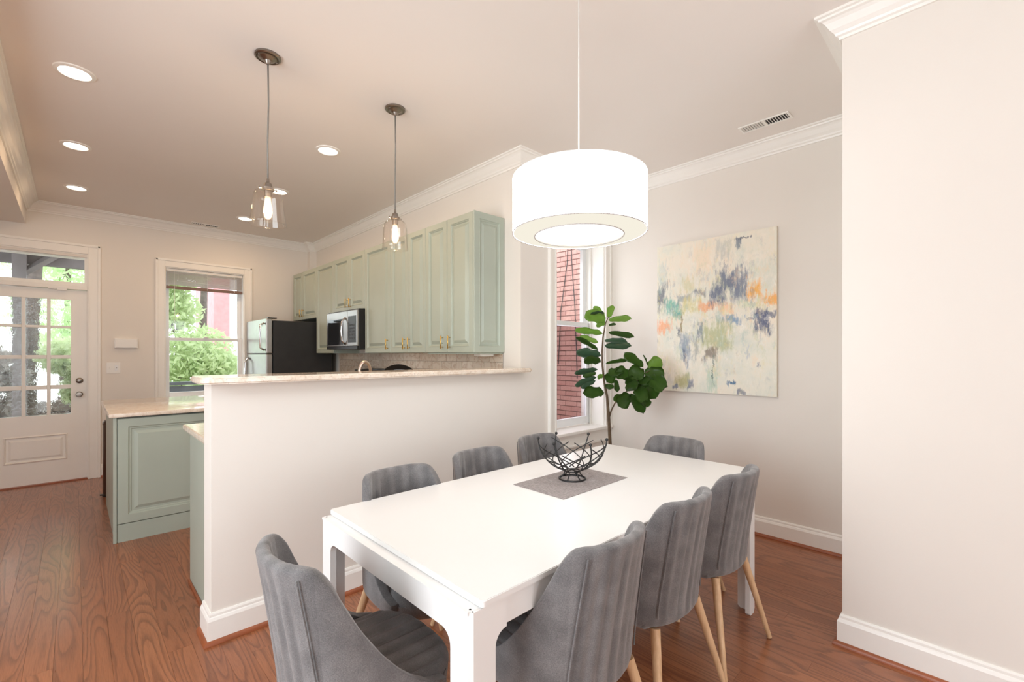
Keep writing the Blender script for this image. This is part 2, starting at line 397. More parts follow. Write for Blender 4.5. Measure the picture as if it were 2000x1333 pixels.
# floor: individual oak boards over a subfloor
fl = sroot('floor', 'reddish brown stained oak strip floor', 'floor')
obj('subfloor', B(XW, XA, YS, YN+.2, -.12, -.012), 'shoe', fl)
bw = .0925; x = -.9; rf = random.Random(3); k = 0
def plank_bm(x0, x1, y0, y1):
    bm = bmesh.new(); c = .0003
    v = [bm.verts.new(p) for p in ((x0+c, y0+c, 0), (x1-c, y0+c, 0), (x1-c, y1-c, 0), (x0+c, y1-c, 0), (x0, y0, -.0015), (x1, y0, -.0015), (x1, y1, -.0015), (x0, y1, -.0015), (x0, y0, -.012), (x1, y0, -.012), (x1, y1, -.012), (x0, y1, -.012))]
    bm.faces.new(v[:4])
    for r in (0, 4):
        for i in range(4): bm.faces.new((v[r+i], v[r+4+i], v[r+4+(i+1) % 4], v[r+(i+1) % 4]))
    return bm
ncount = 0
while x < XA-1e-3:
    x1 = min(x+bw, XA); ys = -.3+rf.uniform(-.0, .1) if x < 2.6 else .3
    y0 = -.4; ymax = YN-.0 if x < 2.5 else YW
    y = y0; first = True
    while y < ymax-1e-3:
        L = rf.uniform(1.1, 2.3) if not first else rf.uniform(.5, 2.0); first = False
        ye = min(y+L, ymax)
        if ymax-ye < .35: ye = ymax
        if not (x > XR and ye < YR-.2):
            obj('plank', plank_bm(x+.0001, x1-.0001, y+.0001, ye-.0001), 'floor', fl); ncount += 1
        y = ye
    x = x1
rest = bmesh.new(); yy = YS
for i in range(11): box(rest, XW+i*.0909, XW+i*.0909+.0903, YS, YN, -.012, 0)
for i in range(48): box(rest, -.9+i*.0925, -.9+i*.0925+.092, YS, -.401, -.012, 0)
obj('floorboards', rest, 'floor', fl, kind='stuff')

# ------------------------------------------------------------------ bay window (window_1)
def sash(name, parent, x0, x1, z0, z1, y, st=.05, rt=.05, rb=.05, dp=.035, pane='glass', mat='trimshade'):
    bm = bmesh.new()
    box(bm, x0, x0+st, y, y+dp, z0, z1, .004); box(bm, x1-st, x1, y, y+dp, z0, z1, .004)
    box(bm, x0+st, x1-st, y, y+dp, z0, z0+rb, .003); box(bm, x0+st, x1-st, y, y+dp, z1-rt, z1, .003)
    s = obj(name, bm, mat, parent)
    obj('pane', B(x0+st-.005, x1-st+.005, y+dp/2-.002, y+dp/2+.002, z0+rb-.005, z1-rt+.005), pane, s)
    return s
def casing(root, x0, x1, z0, z1, y, w=.088, mat='trim', bottom=False):
    for nm, (a, b, c, d) in (('casing', (x0-w, x0, z0, z1+w)), ('casing', (x1, x1+w, z0, z1+w)), ('head_casing', (x0, x1, z1, z1+w))):
        bm = bmesh.new(); box(bm, a, b, y-.018, y, c, d, .003)
        if nm == 'head_casing': box(bm, a-w, b+w, y-.030, y-.001, d-.02, d+.004, .003)
        else:
            e = a if a < x0-.01 else b-.02
            box(bm, e-.002, e+.022, y-.030, y-.001, c, d, .003)
            ii = b-.0105 if a < x0-.01 else a-.0015
            box(bm, ii, ii+.012, y-.023, y-.001, c, d-w, .002)
        obj(nm, bm, mat, root)
w1 = sroot('window_1', 'tall narrow double hung window beside the plant, brick wall outside', 'window', (3.255, YW, .66))
x0, x1, z0, z1 = BAYW
casing(w1, x0, x1, z0, z1, YW)
jb = bmesh.new()
box(jb, x0, x0+.012, YW-.004, YW+.26, z0, z1); box(jb, x1-.012, x1, YW-.004, YW+.26, z0, z1); box(jb, x0+.012, x1-.012, YW-.004, YW+.26, z1-.012, z1)
box(jb, x1-.030, x1-.012, YW+.135, YW+.15, z0, z1-.012); box(jb, x0+.012, x0+.030, YW+.135, YW+.15, z0, z1-.012)
obj('jamb', jb, 'trim', w1)
sash('lower_sash', w1, x0+.012, x1-.012, z0+.03, 1.655, YW+.155, .055, .04, .07, pane='screen')
sash('upper_sash', w1, x0+.012, x1-.012, 1.615, z1-.012, YW+.2, .055, .05, .045)
obj('sill', B(x0-.11, x1+.085, YW-.05, YW+.26, z0-.005, z0+.022, bev=.006), 'trim', w1)
ab = bmesh.new(); box(ab, x0-.088, x1+.088, YW-.018, YW, z0-.105, z0-.005, .003); box(ab, x0-.088, x1+.088, YW-.026, YW-.001, z0-.03, z0-.006, .003); box(ab, x0-.088, x1+.088, YW-.026, YW-.001, z0-.118, z0-.1, .003)
obj('apron', ab, 'trim', w1)

# window_2 : back window with blind
w2 = sroot('window_2', 'double hung back window looking onto garden trees, raised blind at top', 'window', (1.19, YN, .8))
x0, x1, z0, z1 = WIN2
casing(w2, x0, x1, z0, z1, YN)
jb = bmesh.new(); box(jb, x0, x0+.01, YN-.004, YN+.2, z0, z1); box(jb, x1-.01, x1, YN-.004, YN+.2, z0, z1); box(jb, x0+.01, x1-.01, YN-.004, YN+.2, z1-.01, z1)
obj('jamb', jb, 'trim', w2)
ls = sash('lower_sash', w2, x0+.01, x1-.01, z0+.03, 1.555, YN+.075, .045, .035, .06)
sash('upper_sash', w2, x0+.01, x1-.01, 1.52, z1-.01, YN+.115, .045, .045, .035)
obj('sash_lock', B(1.17, 1.22, YN+.055, YN+.085, 1.555, 1.572, bev=.004), 'trim', ls)
obj('sill', B(x0-.1, x1+.1, YN-.04, YN+.2, z0-.005, z0+.022, bev=.005), 'trim', w2)

# door_1 : half glazed back door with transom
d1 = sroot('door_1', 'white back door with twelve rippled glass panes and transom above', 'door', (-.3, YN, 0))
yd = YN+.035; dx0, dx1 = DOOR[0]+.005, DOOR[1]-.005
cs = bmesh.new()
casing(d1, -.71, .105, 0, 2.435, YN, .098)
fr = bmesh.new(); box(fr, -.71, -.702, YN-.004, YN+.2, 0, 2.44); box(fr, .097, .105, YN-.004, YN+.2, 0, 2.44)
box(fr, -.70, .097, YN-.004, YN+.1, 2.045, 2.085, .003); box(fr, -.70, .097, YN-.004, YN+.2, 2.425, 2.44)
obj('door_frame', fr, 'trim', d1)
cols = [(-.573, -.395), (-.363, -.213), (-.183, -.029)]; cols = [(-.545, -.393), (-.364, -.212), (-.183, -.030)]
rows = [(.716, .984), (1.027, 1.305), (1.343, 1.627), (1.654, 1.933)]
dl = bmesh.new()
box(dl, dx0, cols[0][0], yd, yd+.04, .012, 2.04); box(dl, cols[2][1], dx1, yd, yd+.04, .012, 2.04)
box(dl, cols[0][0], cols[2][1], yd, yd+.04, rows[3][1], 2.04)
# bottom rail and raised panel
pz0, pz1 = .235, .515; px0, px1 = -.52, -.055
box(dl, cols[0][0], cols[2][1], yd, yd+.04, pz1, rows[0][0]); box(dl, cols[0][0], cols[2][1], yd, yd+.04, .012, pz0)
box(dl, cols[0][0], px0, yd, yd+.04, pz0, pz1); box(dl, px1, cols[2][1], yd, yd+.04, pz0, pz1)
leaf = obj('door_leaf', dl, 'trim', d1)
def loft_rects(w, h, levels, x=0, z=0):
    """raised panel front: levels = (inset, depth towards the viewer); faces -Y, origin lower left at (x, 0, z)"""
    bm = bmesh.new(); rs = []
    for ins, dp in levels:
        rs.append([bm.verts.new(p) for p in ((x+ins, -dp, z+ins), (x+w-ins, -dp, z+ins), (x+w-ins, -dp, z+h-ins), (x+ins, -dp, z+h-ins))])
    for a, b in zip(rs, rs[1:]):
        for i in range(4): bm.faces.new((a[i], a[(i+1) % 4], b[(i+1) % 4], b[i]))
    bm.faces.new(rs[-1]); bm.faces.new(rs[0][::-1])
    bmesh.ops.recalc_face_normals(bm, faces=bm.faces); return bm
pb = loft_rects(px1-px0, pz1-pz0, [(0, -.03), (0, .0), (.012, .008), (.022, -.010), (.034, -.010), (.055, .002)], px0, pz0)
bmesh.ops.translate(pb, vec=(0, yd, 0), verts=pb.verts)
obj('raised_panel', pb, 'trim', leaf)
mb = bmesh.new()
for a, b in ((cols[0][1], cols[1][0]), (cols[1][1], cols[2][0])): box(mb, a, b, yd+.002, yd+.038, rows[0][0], rows[3][1], .004)
for a, b in ((rows[0][1], rows[1][0]), (rows[1][1], rows[2][0]), (rows[2][1], rows[3][0])):
    for ca, cb in cols: box(mb, ca, cb, yd+.003, yd+.037, a, b, .004)
obj('muntins', mb, 'trim', leaf)
for ca, cb in cols:
    for a, b in rows: obj('pane', B(ca-.004, cb+.004, yd+.018, yd+.022, a-.004, b+.004), 'ripple', leaf)
ts = bmesh.new(); box(ts, -.70, -.655, YN+.03, YN+.065, 2.085, 2.425); box(ts, .075, .097, YN+.03, YN+.065, 2.085, 2.425)
box(ts, -.655, .075, YN+.03, YN+.065, 2.085, 2.125); box(ts, -.655, .075, YN+.03, YN+.065, 2.392, 2.425)
tr = obj('transom', ts, 'trim', d1); obj('pane', B(-.66, .08, YN+.046, YN+.05, 2.12, 2.397), 'glass', tr)
def axis_y(bm, c):  # turn a z-revolved profile to point at -Y, centred on c
    bmesh.ops.rotate(bm, cent=(0, 0, 0), matrix=Matrix.Rotation(PI/2, 3, 'X'), verts=bm.verts); bmesh.ops.translate(bm, vec=c, verts=bm.verts); return bm
obj('deadbolt', axis_y(revolve([(0, 0), (.030, 0), (.030, .008), (.022, .014), (.012, .016), (.012, .024), (0, .026)]), (.036, yd, 1.068)), 'nickel', d1, smooth=40, label='nickel deadbolt')
obj('door_knob', axis_y(revolve([(0, 0), (.030, 0), (.030, .006), (.014, .010), (.012, .03), (.026, .042), (.029, .055), (.022, .066), (0, .068)]), (.034, yd, .92)), 'nickel', d1, smooth=40, label='nickel door knob')
cb_ = bmesh.new(); box(cb_, -.135, -.06, YN-.012, YN+.03, 2.028, 2.062, .003); box(cb_, -.2, -.14, YN-.002, YN+.03, 2.036, 2.05, .002)
obj('door_contact', cb_, 'whiteplastic', d1)
obj('threshold', B(-.70, .10, YN-.01, YN+.2, 0, .012), 'shoe', d1)

# blind on window_2
x0, x1, z0, z1 = WIN2
bl = thing('mini_blind', 'raised slatted blind gathered at the top of the back window', 'blind', (1.19, YN+.04, 2.38))
obj('head_rail', B(x0+.015, x1-.015, YN+.02, YN+.05, 2.352, 2.383, bev=.003), 'whiteplastic', bl)
M['slat'] = plain('grey_blind_slat', (196, 190, 188), .5); M['brownrail'] = plain('brown_bottom_rail', (130, 104, 92), .5)
for i in range(15):
    zz = 2.338-i*.0108
    bm = bmesh.new(); y0 = YN+.022
    vs = [bm.verts.new((xx, y0+dy, zz+dz)) for xx in (x0+.02, x1-.02) for dy, dz in ((0, 0), (.009, .0065), (.018, .011), (.018, .0098), (.009, .0053), (0, -.0012))]
    for j in range(6): bm.faces.new((vs[j], vs[(j+1) % 6], vs[6+(j+1) % 6], vs[6+j]))
    bm.faces.new(vs[:6][::-1]); bm.faces.new(vs[6:])
    obj('slat', bm, 'slat', bl)
obj('bottom_rail', B(x0+.018, x1-.018, YN+.018, YN+.05, 2.140, 2.176, bev=.004), 'brownrail', bl, label='brown bottom rail')
for xx in (.88, 1.2, 1.5): obj('ladder_cord', T([(xx, YN+.016, 2.36), (xx, YN+.014, 2.15)], .0018, 6), 'whiteplastic', bl)
obj('pull_cord', T([(.865, YN+.014, 2.36), (.868, YN+.012, 2.0), (.866, YN+.012, 1.62)], .002, 6), 'whiteplastic', bl)
obj('pull_cord', T([(.90, YN+.014, 2.36), (.902, YN+.010, 2.24), (1.1, YN+.008, 2.232), (1.45, YN+.008, 2.225), (1.5, YN+.012, 2.15)], .002, 6), 'whiteplastic', bl)

# ------------------------------------------------------------------ wall plates
th = thing('alarm_panel', 'white rectangular wall box between the back door and window', 'wall box', (.42, YN, 1.42))
obj('body', B(.317, .522, YN-.032, YN, 1.42, 1.53, bev=.006), 'whiteplastic', th)
obj('front_cover', B(.325, .514, YN-.037, YN-.031, 1.428, 1.522, bev=.003), 'whiteplastic', th)
sw = thing('light_switch', 'white double switch plate below the white wall box', 'switch', (.31, YN, 1.135))
obj('plate', B(.252, .371, YN-.006, YN, 1.138, 1.260, bev=.003), 'whiteplastic', sw)
obj('toggle', B(.277, .285, YN-.018, YN-.005, 1.188, 1.212, bev=.002), 'whiteplastic', sw)
obj('rocker', B(.322, .352, YN-.009, YN-.005, 1.168, 1.232, bev=.002), 'trimshade', sw)
obj('dimmer_dot', axis_y(revolve([(0, 0), (.004, 0), (.004, .003), (0, .003)], 10), (.337, YN-.0085, 1.2)), 'cord', sw)

# ------------------------------------------------------------------ ceiling fixtures
def downlight(x, y, label, first=None):
    if first: return dup(first, (x, y, H), label)
    r = thing('downlight', label, 'ceiling light', (x, y, H), 'recessed ceiling downlights')
    obj('trim_ring', revolve([(.066, -.004), (.070, -.010), (.088, -.006), (.090, 0), (.066, 0), (.066, -.004)], 40), 'trim', r, smooth=40, local=True)
    obj('lens', revolve([(0, -.003), (.067, -.004), (.067, -.001), (0, -.001)], 40), 'lamp', r, local=True)
    return r
DL = [(0, 3.51, 'recessed ceiling light, largest and nearest above the kitchen aisle'), (.005, 4.74, 'middle recessed light of the left row of three'), (.01, 5.93, 'farthest recessed light of the left row, nearest the door'),
      (1.405, 3.51, 'recessed ceiling light between the two glass pendants'), (1.415, 4.72, 'recessed light seen just behind the larger glass pendant collar'), (1.42, 5.93, 'recessed light low behind the larger glass pendant, nearest the far wall')]
WARM2 = (1, .66, .37)
d0 = None
for x, y, lb in DL:
    o = downlight(x, y, lb, d0); d0 = d0 or o
    light('downlight_lamp', 'AREA', (x, y, H-.015), 2.1 if x < 1 else 5.8, WARM2, .12)
def vent(x0, x1, y0, y1, n, lb):
    r = thing('ceiling_vent', lb, 'vent', ((x0+x1)/2, (y0+y1)/2, H)); f = bmesh.new(); z = H; e = .014
    box(f, x0, x0+e, y0, y1, z-.007, z, .002); box(f, x1-e, x1, y0, y1, z-.007, z, .002); box(f, x0+e, x1-e, y0, y0+e, z-.007, z, .002); box(f, x0+e, x1-e, y1-e, y1, z-.007, z, .002)
    longy = (y1-y0) > (x1-x0); mx, my = (x0+x1)/2, (y0+y1)/2
    if longy: box(f, x0+e, x1-e, my-.006, my+.006, z-.007, z)
    else: box(f, mx-.006, mx+.006, y0+e, y1-e, z-.007, z)
    obj('frame', f, 'trim', r); obj('duct_dark_sheet', B(x0+e, x1-e, y0+e, y1-e, z-.0015, z-.0003), 'black', r)  # black sheet on the solid ceiling stands in for the dark inside the duct
    for i in range(n):
        t = (i+.5)/n; sgn = 1 if t < .5 else -1; bm = bmesh.new()
        if longy:
            c = y0+e+t*(y1-y0-2*e); box(bm, x0+e, x1-e, c-.0055, c+.0055, z-.0045, z-.0035)
            bmesh.ops.rotate(bm, cent=(mx, c, z-.004), matrix=Matrix.Rotation(sgn*math.radians(38), 3, 'X'), verts=bm.verts)
        else:
            c = x0+e+t*(x1-x0-2*e); box(bm, c-.0055, c+.0055, y0+e, y1-e, z-.0045, z-.0035)
            bmesh.ops.rotate(bm, cent=(c, my, z-.004), matrix=Matrix.Rotation(sgn*math.radians(38), 3, 'Y'), verts=bm.verts)
        obj('louver', bm, 'trim', r)
vent(3.315, 3.425, .89, 1.20, 18, 'white slotted air vent in the dining ceiling above the painting')
vent(.99, 1.28, 6.50, 6.60, 12, 'small air vent in the kitchen ceiling near the far wall')

# glass pendants over the bar
def pendant(x, y, lb, prof, r=None):
    r = thing('glass_pendant', lb, 'pendant lamp', (x, y, H))
    obj('canopy', revolve([(0, 0), (.063, 0), (.063, -.010), (.056, -.014), (.050, -.012), (.040, -.014), (.030, -.022), (.018, -.027), (.012, -.040), (.006, -.046), (0, -.046)], 40), 'nickel', r, smooth=40, local=True, label='brushed nickel canopy')
    obj('canopy_screw', sphere((.045, .01, -.014), .005, 8), 'nickel', r, local=True, smooth=True); obj('canopy_screw', sphere((-.045, -.01, -.014), .005, 8), 'nickel', r, local=True, smooth=True)
    obj('cord', T([(0, 0, -.04), (.003, 0, -.25), (-.001, .001, -.45), (0, 0, -.655)], .0042, 8), 'cord', r, smooth=True, local=True)
    obj('socket', revolve([(0, -.645), (.006, -.645), (.008, -.665), (.018, -.672), (.021, -.69), (.030, -.694), (.030, -.708), (.019, -.712), (.019, -.745), (0, -.745)], 28), 'nickel', r, smooth=40, local=True, label='nickel socket cap')
    for s in (1, -1): obj('thumb_screw', axis_y(revolve([(0, 0), (.003, 0), (.003, .01), (.006, .011), (.006, .016), (0, .017)], 10), (0, 0, 0)), 'nickel', r, local=True)
    for k, c in enumerate([c for c in r.children if c.name.startswith('thumb_screw')]):
        c.location = (.0, .0, -.70); c.rotation_euler = (0, 0, PI/2+k*PI); c.location.x = (.028 if k == 0 else -.028)
    sh = obj('shade', revolve(prof, 48), 'shadeglass', r, smooth=50, local=True, label='clear glass shade')
    md = sh.modifiers.new('thickness', 'SOLIDIFY'); md.thickness = .0022
    bl_ = obj('bulb', revolve([(.012, -.742), (.014, -.752), (.017, -.775), (.021, -.80), (.022, -.82), (.018, -.845), (.009, -.858), (0, -.861)], 24), 'bulbglass', r, smooth=True, local=True, label='clear filament bulb')
    fb = bmesh.new()
    for k in range(4):
        a = k*PI/2; tube(fb, [(.006*math.cos(a), .006*math.sin(a), -.757), (.011*math.cos(a), .011*math.sin(a), -.80), (.006*math.cos(a), .006*math.sin(a), -.838)], .0030, 6)
    obj('filament', fb, 'filament', bl_, local=True)
    light('pendant_bulb', 'POINT', (x, y, H-.80), 5.0, (1, .74, .48), .02)
pendant(.733, 2.62, 'nearer glass pendant with a flared cone shade over the bar', [(.031, -.697), (.034, -.704), (.050, -.712), (.060, -.720), (.0655, -.732), (.068, -.75), (.074, -.80), (.0805, -.85), (.0845, -.878), (.0865, -.888)])
pendant(1.477, 2.62, 'farther glass pendant with a rounded jar shade over the bar', [(.031, -.700), (.036, -.706), (.040, -.716), (.058, -.726), (.067, -.742), (.0715, -.77), (.074, -.82), (.075, -.86), (.0775, -.874), (.080, -.90)])

# drum pendant
DC = (1.539, 1.198)
dr = thing('drum_pendant', 'large white double drum pendant glowing above the dining table', 'pendant lamp', (DC[0], DC[1], H))
obj('canopy', revolve([(0, 0), (.05, 0), (.05, -.012), (.04, -.020), (.01, -.024), (0, -.024)], 40), 'trim', dr, smooth=40, local=True)
obj('cord', T([(0, 0, -.02), (.0, 0, -.83)], .0032, 8), 'whiteplastic', dr, smooth=True, local=True)
zt, zb, R1, R2 = 2.092-H, 1.862-H, .280, .187
obj('outer_shade', revolve([(R1, zb), (R1, zt), (R1-.003, zt), (R1-.003, zb), (R1, zb)], 96), 'shade', dr, smooth=40, local=True, label='white fabric outer drum')
rb = bmesh.new(); tube(rb, [(R1*math.cos(a*PI/48), R1*math.sin(a*PI/48), zb) for a in range(96)], .0018, 6, True)
obj('bottom_rim', rb, M['slat'], dr, smooth=True, local=True)
rb = bmesh.new(); tube(rb, [(R1*math.cos(a*PI/48), R1*math.sin(a*PI/48), zt) for a in range(96)], .0015, 6, True)
obj('top_rim', rb, 'whiteplastic', dr, smooth=True, local=True)
obj('shade_lining', revolve([(R1-.0035, zb+.001), (R1-.0035, zt-.031), (R1-.0045, zt-.031), (R1-.0045, zb+.001), (R1-.0035, zb+.001)], 96), 'shadein', dr, smooth=40, local=True, label='cream shade lining')
obj('inner_shade', revolve([(R2, zb-.012), (R2, zt-.03), (R2-.003, zt-.03), (R2-.003, zb-.012), (R2, zb-.012)], 72), 'shadein', dr, smooth=40, local=True)
rb = bmesh.new(); tube(rb, [(R2*math.cos(a*PI/36), R2*math.sin(a*PI/36), zb-.012) for a in range(72)], .0022, 6, True)
obj('inner_rim', rb, M['slat'], dr, smooth=True, local=True)
obj('diffuser', revolve([(0, zb-.008), (R2-.002, zb-.008), (R2-.002, zb-.005), (0, zb-.005)], 72), 'diffuser', dr, local=True, label='white glowing diffuser disc')
obj('top_diffuser', revolve([(R2, zt-.03), (R1-.005, zt-.03), (R1-.005, zt-.028), (R2, zt-.028), (R2, zt-.03)], 72), 'shadein', dr, local=True)
sp = bmesh.new()
for k in range(3):
    a = k*2*PI/3+.4; tube(sp, [(0, 0, zt-.004), (R1*math.cos(a), R1*math.sin(a), zt-.004)], .002, 6)
obj('spider_frame', sp, 'whiteplastic', dr, local=True)
light('drum_lamp_down', 'AREA', (DC[0], DC[1], zb+H-.025), 5.5, (.93, .965, 1), .36)

# ------------------------------------------------------------------ kitchen wall cabinets
XC = 2.184
LV = [(0, -.02), (0, -.004), (.003, 0), (.048, 0), (.050, .002), (.054, -.004), (.058, -.006), (.062, -.014), (.072, -.015), (.076, -.012), (.094, -.002), (.097, -.0005)]
def door_panel(y0, y1, z0, z1, x, parent, name='door', levels=LV, mat='sage'):
    """raised panel facing -X between y0 (near) and y1 (far)"""
    w = y1-y0; lv = levels; s = min(1, w/.30); lv = [(a*s if a > .01 else a, b) for a, b in levels]
    bm = loft_rects(w, z1-z0, lv)
    bmesh.ops.rotate(bm, cent=(0, 0, 0), matrix=Matrix.Rotation(-PI/2, 3, 'Z'), verts=bm.verts)   # x -> -y, -y -> -x
    bmesh.ops.translate(bm, vec=(x, y1, z0), verts=bm.verts)
    return obj(name, bm, mat, parent)
def handle(parent, y, z, x, horizontal=False):
    bm = bmesh.new(); tube(bm, [(x-.026, y, z-.052), (x-.026, y, z+.052)], .0045, 8)
    for d in (-.038, .038): tube(bm, [(x, y, z+d), (x-.026, y, z+d)], .0035, 6)
    obj('handle', bm, 'brass', parent, smooth=True, label='brass bar handle')
def wall_cab(y0, y1, z0, z1, doors, lb, hz=None, hs=()):
    c = thing('wall_cabinet', lb, 'cabinet', ((XC+XK)/2, (y0+y1)/2, z0), 'sage kitchen wall cabinets')
    obj('carcass', B(XC+.0215, XK-.001, y0+.001, y1-.001, z0, z1), 'sage', c)
    ys = [y0]+list(doors)+[y1]
    for i, (a, b) in enumerate(zip(ys, ys[1:])):
        d = door_panel(a+.002, b-.002, z0+.002, z1-.002, XC, c)
        for hy in hs:
            if a < hy < b: handle(d, hy, z0+.085, XC)
    return c
ZC0, ZC1 = 1.364, 2.446
cF = wall_cab(2.707, 3.358, ZC0, ZC1, [3.043], 'tall two door wall cabinet nearest the dining area', hs=(3.095, 2.998))
cE = wall_cab(3.358, 3.969, ZC0, ZC1, [3.648], 'tall two door wall cabinet second from the dining end', hs=(3.695, 3.612))
cD = wall_cab(3.969, 4.497, ZC0, ZC1, [], 'tall single door wall cabinet just right of the microwave', hs=(4.01,))
cC = wall_cab(4.497, 5.288, 1.83, ZC1, [4.874], 'short two door wall cabinet above the microwave', hs=(4.92, 4.835))
cB = wall_cab(5.288, 5.819, ZC0, ZC1, [], 'tall wall cabinet between fridge and microwave', hs=(5.33,))
cA = wall_cab(5.819, 6.655, 1.81, ZC1, [6.30], 'short two door wall cabinet above the fridge', hs=(6.345, 6.255))
# decorative end panel on the nearest cabinet
ep = loft_rects(XK-XC-.002, ZC1-ZC0, [(0, -.006), (0, .004), (.002, .006), (.050, .006), (.052, .008), (.056, .001), (.062, -.001), (.066, -.0055), (.078, -.0055), (.096, .004)])
bmesh.ops.translate(ep, vec=(XC+.001, 2.7, ZC0), verts=ep.verts); obj('end_panel', ep, 'sage', cF)
obj('light_rail', B(XC+.02, XK-.002, 2.712, 3.35, ZC0-.010, ZC0-.0005), 'sage', cF)
ucl = thing('undercabinet_light', 'small white puck light under the near end of the wall cabinets', 'light', (2.40, 2.80, ZC0-.02))
obj('body', B(2.30, 2.44, 2.76, 2.84, ZC0-.026, ZC0-.0105, bev=.003), 'whiteplastic', ucl); obj('lens', B(2.32, 2.42, 2.775, 2.825, ZC0-.029, ZC0-.0265), 'trimshade', ucl)

# backsplash tiles
bs = sroot('wall_backsplash', 'veined marble subway tile backsplash under the wall cabinets', 'backsplash', (XK, 4.2, .93))
obj('grout', B(XK-.006, XK-.0005, 2.712, 5.85, .93, ZC0-.001), 'grout', bs)
tz = .0755; zr = ZC0-.001; row = 0
while zr > .95 and row < 5:
    off = 0 if row % 2 == 0 else -.0765; y = 2.713+off
    while y < 5.85:
        a, b = max(y, 2.713), min(y+.1505, 5.849)
        if b-a > .02: obj('tile', B(XK-.0105, XK-.005, a, b, zr-tz, zr, bev=.0012), 'tile', bs)
        y += .153
    zr -= tz+.0025; row += 1

# microwave
mw = thing('microwave', 'stainless over-the-range microwave with black window', 'microwave', (2.29, 4.89, 1.40))
mx = 2.10
obj('body', B(mx+.022, XK-.012, 4.50, 5.285, 1.405, 1.828, bev=.003), 'black', mw, label='black microwave housing')
dd = obj('door', B(mx, mx+.021, 4.735, 5.283, 1.44, 1.815, bev=.004), 'steel', mw, label='stainless door')
obj('window', B(mx-.002, mx+.001, 4.84, 5.235, 1.455, 1.735), 'darkglass', dd, label='black glass window')
obj('handle', T([(mx-.002, 4.785, 1.46), (mx-.034, 4.79, 1.50), (mx-.042, 4.79, 1.60), (mx-.034, 4.79, 1.70), (mx-.002, 4.785, 1.745)], .010, 10), 'chrome', dd, smooth=True, label='curved chrome handle')
cp = obj('control_panel', B(mx, mx+.021, 4.502, 4.731, 1.44, 1.815, bev=.004), 'steel', mw)
obj('keypad', B(mx-.0015, mx+.001, 4.525, 4.712, 1.475, 1.755), 'black', cp)
kb = bmesh.new()
for i in range(5):
    for j in range(3): box(kb, mx-.0022, mx-.001, 4.558+j*.046, 4.59+j*.046, 1.512+i*.034, 1.532+i*.034)
obj('button', kb, 'grayside', cp, kind='stuff')
vb = obj('vent_strip', B(mx+.002, mx+.022, 4.502, 5.283, 1.405, 1.438), 'black', mw)

# fridge
fx0, fy0, fy1 = 1.625, 5.87, 6.74
fg = thing('refrigerator', 'stainless refrigerator with black side beside the back window', 'refrigerator', ((fx0+2.45)/2, (fy0+fy1)/2, 0))
obj('body', B(fx0+.075, 2.40, fy0, fy1-.01, .03, 1.755, bev=.004), 'grayside', fg, label='black textured fridge body')
fz = obj('freezer_door', B(fx0, fx0+.068, fy0+.004, fy1-.014, 1.36, 1.775, bev=.010), 'steel', fg, label='stainless upper door')
fd = obj('fridge_door', B(fx0, fx0+.068, fy0+.004, fy1-.014, .10, 1.352, bev=.010), 'steel', fg, label='stainless lower door')
obj('handle', T([(fx0-.004, 5.94, 1.40), (fx0-.045, 5.945, 1.43), (fx0-.05, 5.945, 1.60), (fx0-.045, 5.945, 1.70), (fx0-.004, 5.94, 1.72)], .012, 10), 'chrome', fz, smooth=True)
obj('handle', T([(fx0-.004, 6.60, .55), (fx0-.05, 6.595, .60), (fx0-.058, 6.595, .90), (fx0-.05, 6.595, 1.25), (fx0-.004, 6.60, 1.31)], .013, 10), 'chrome', fd, smooth=True)
obj('badge', axis_y(revolve([(0, 0), (.016, 0), (.016, .002), (0, .002)], 20), (0, 0, 0)), 'nickel', fz, local=True)
bd = fz.children[-1] if fz.children else None
for c in fz.children:
    if c.name.startswith('badge'): c.rotation_euler = (0, 0, -PI/2); c.location = Vector((fx0-.001, 6.02, 1.70))-wloc(fg)
obj('kick_plate', B(fx0+.04, fx0+.06, fy0+.01, fy1-.02, .01, .095), 'black', fg)
fb_ = bmesh.new(); box(fb_, fx0+.1, fx0+.14, fy0+.05, fy0+.09, 0, .03); box(fb_, 2.3, 2.34, fy0+.05, fy0+.09, 0, .03); box(fb_, fx0+.1, fx0+.14, fy1-.1, fy1-.06, 0, .03)
obj('feet', fb_, 'black', fg); obj('hinge_cover', B(fx0+.02, fx0+.12, fy0+.01, fy0+.07, 1.7755, 1.79, bev=.003), 'black', fg)

# ------------------------------------------------------------------ base cabinets, range, sink counter (mostly behind the half wall)
rb_ = thing('base_cabinet_run', 'sage base cabinets under the range wall counter', 'cabinet', (2.2, 3.6, 0))
obj('carcass', B(1.90, XK-.001, 2.70, 4.495, .10, .90), 'sage', rb_)
obj('toe_kick', B(1.97, XK-.002, 2.70, 4.495, 0, .10), 'sagedark', rb_)
for a, b in ((2.72, 3.3), (3.3, 3.9), (3.9, 4.49)): door_panel(a+.003, b-.003, .12, .88, 1.879, rb_)
rb2 = thing('base_cabinet', 'sage base cabinet between range and fridge', 'cabinet', (2.2, 5.55, 0))
obj('carcass', B(1.90, XK-.001, 5.29, 5.86, .10, .90), 'sage', rb2); obj('toe_kick', B(1.97, XK-.002, 5.29, 5.86, 0, .10), 'sagedark', rb2); door_panel(5.295, 5.855, .12, .88, 1.879, rb2)
tag(obj('worktop', B(1.86, XK-.012, 2.675, 4.495, .9005, .93, bev=.006), 'granite'), 'beige granite worktop along the range wall', 'worktop')
tag(obj('worktop', B(1.86, XK-.012, 5.29, 5.862, .9005, .93, bev=.006), 'granite'), 'beige granite worktop beside the refrigerator', 'worktop')
rg = thing('range', 'black and steel cooking range under the microwave', 'cooker', (2.18, 4.89, 0))
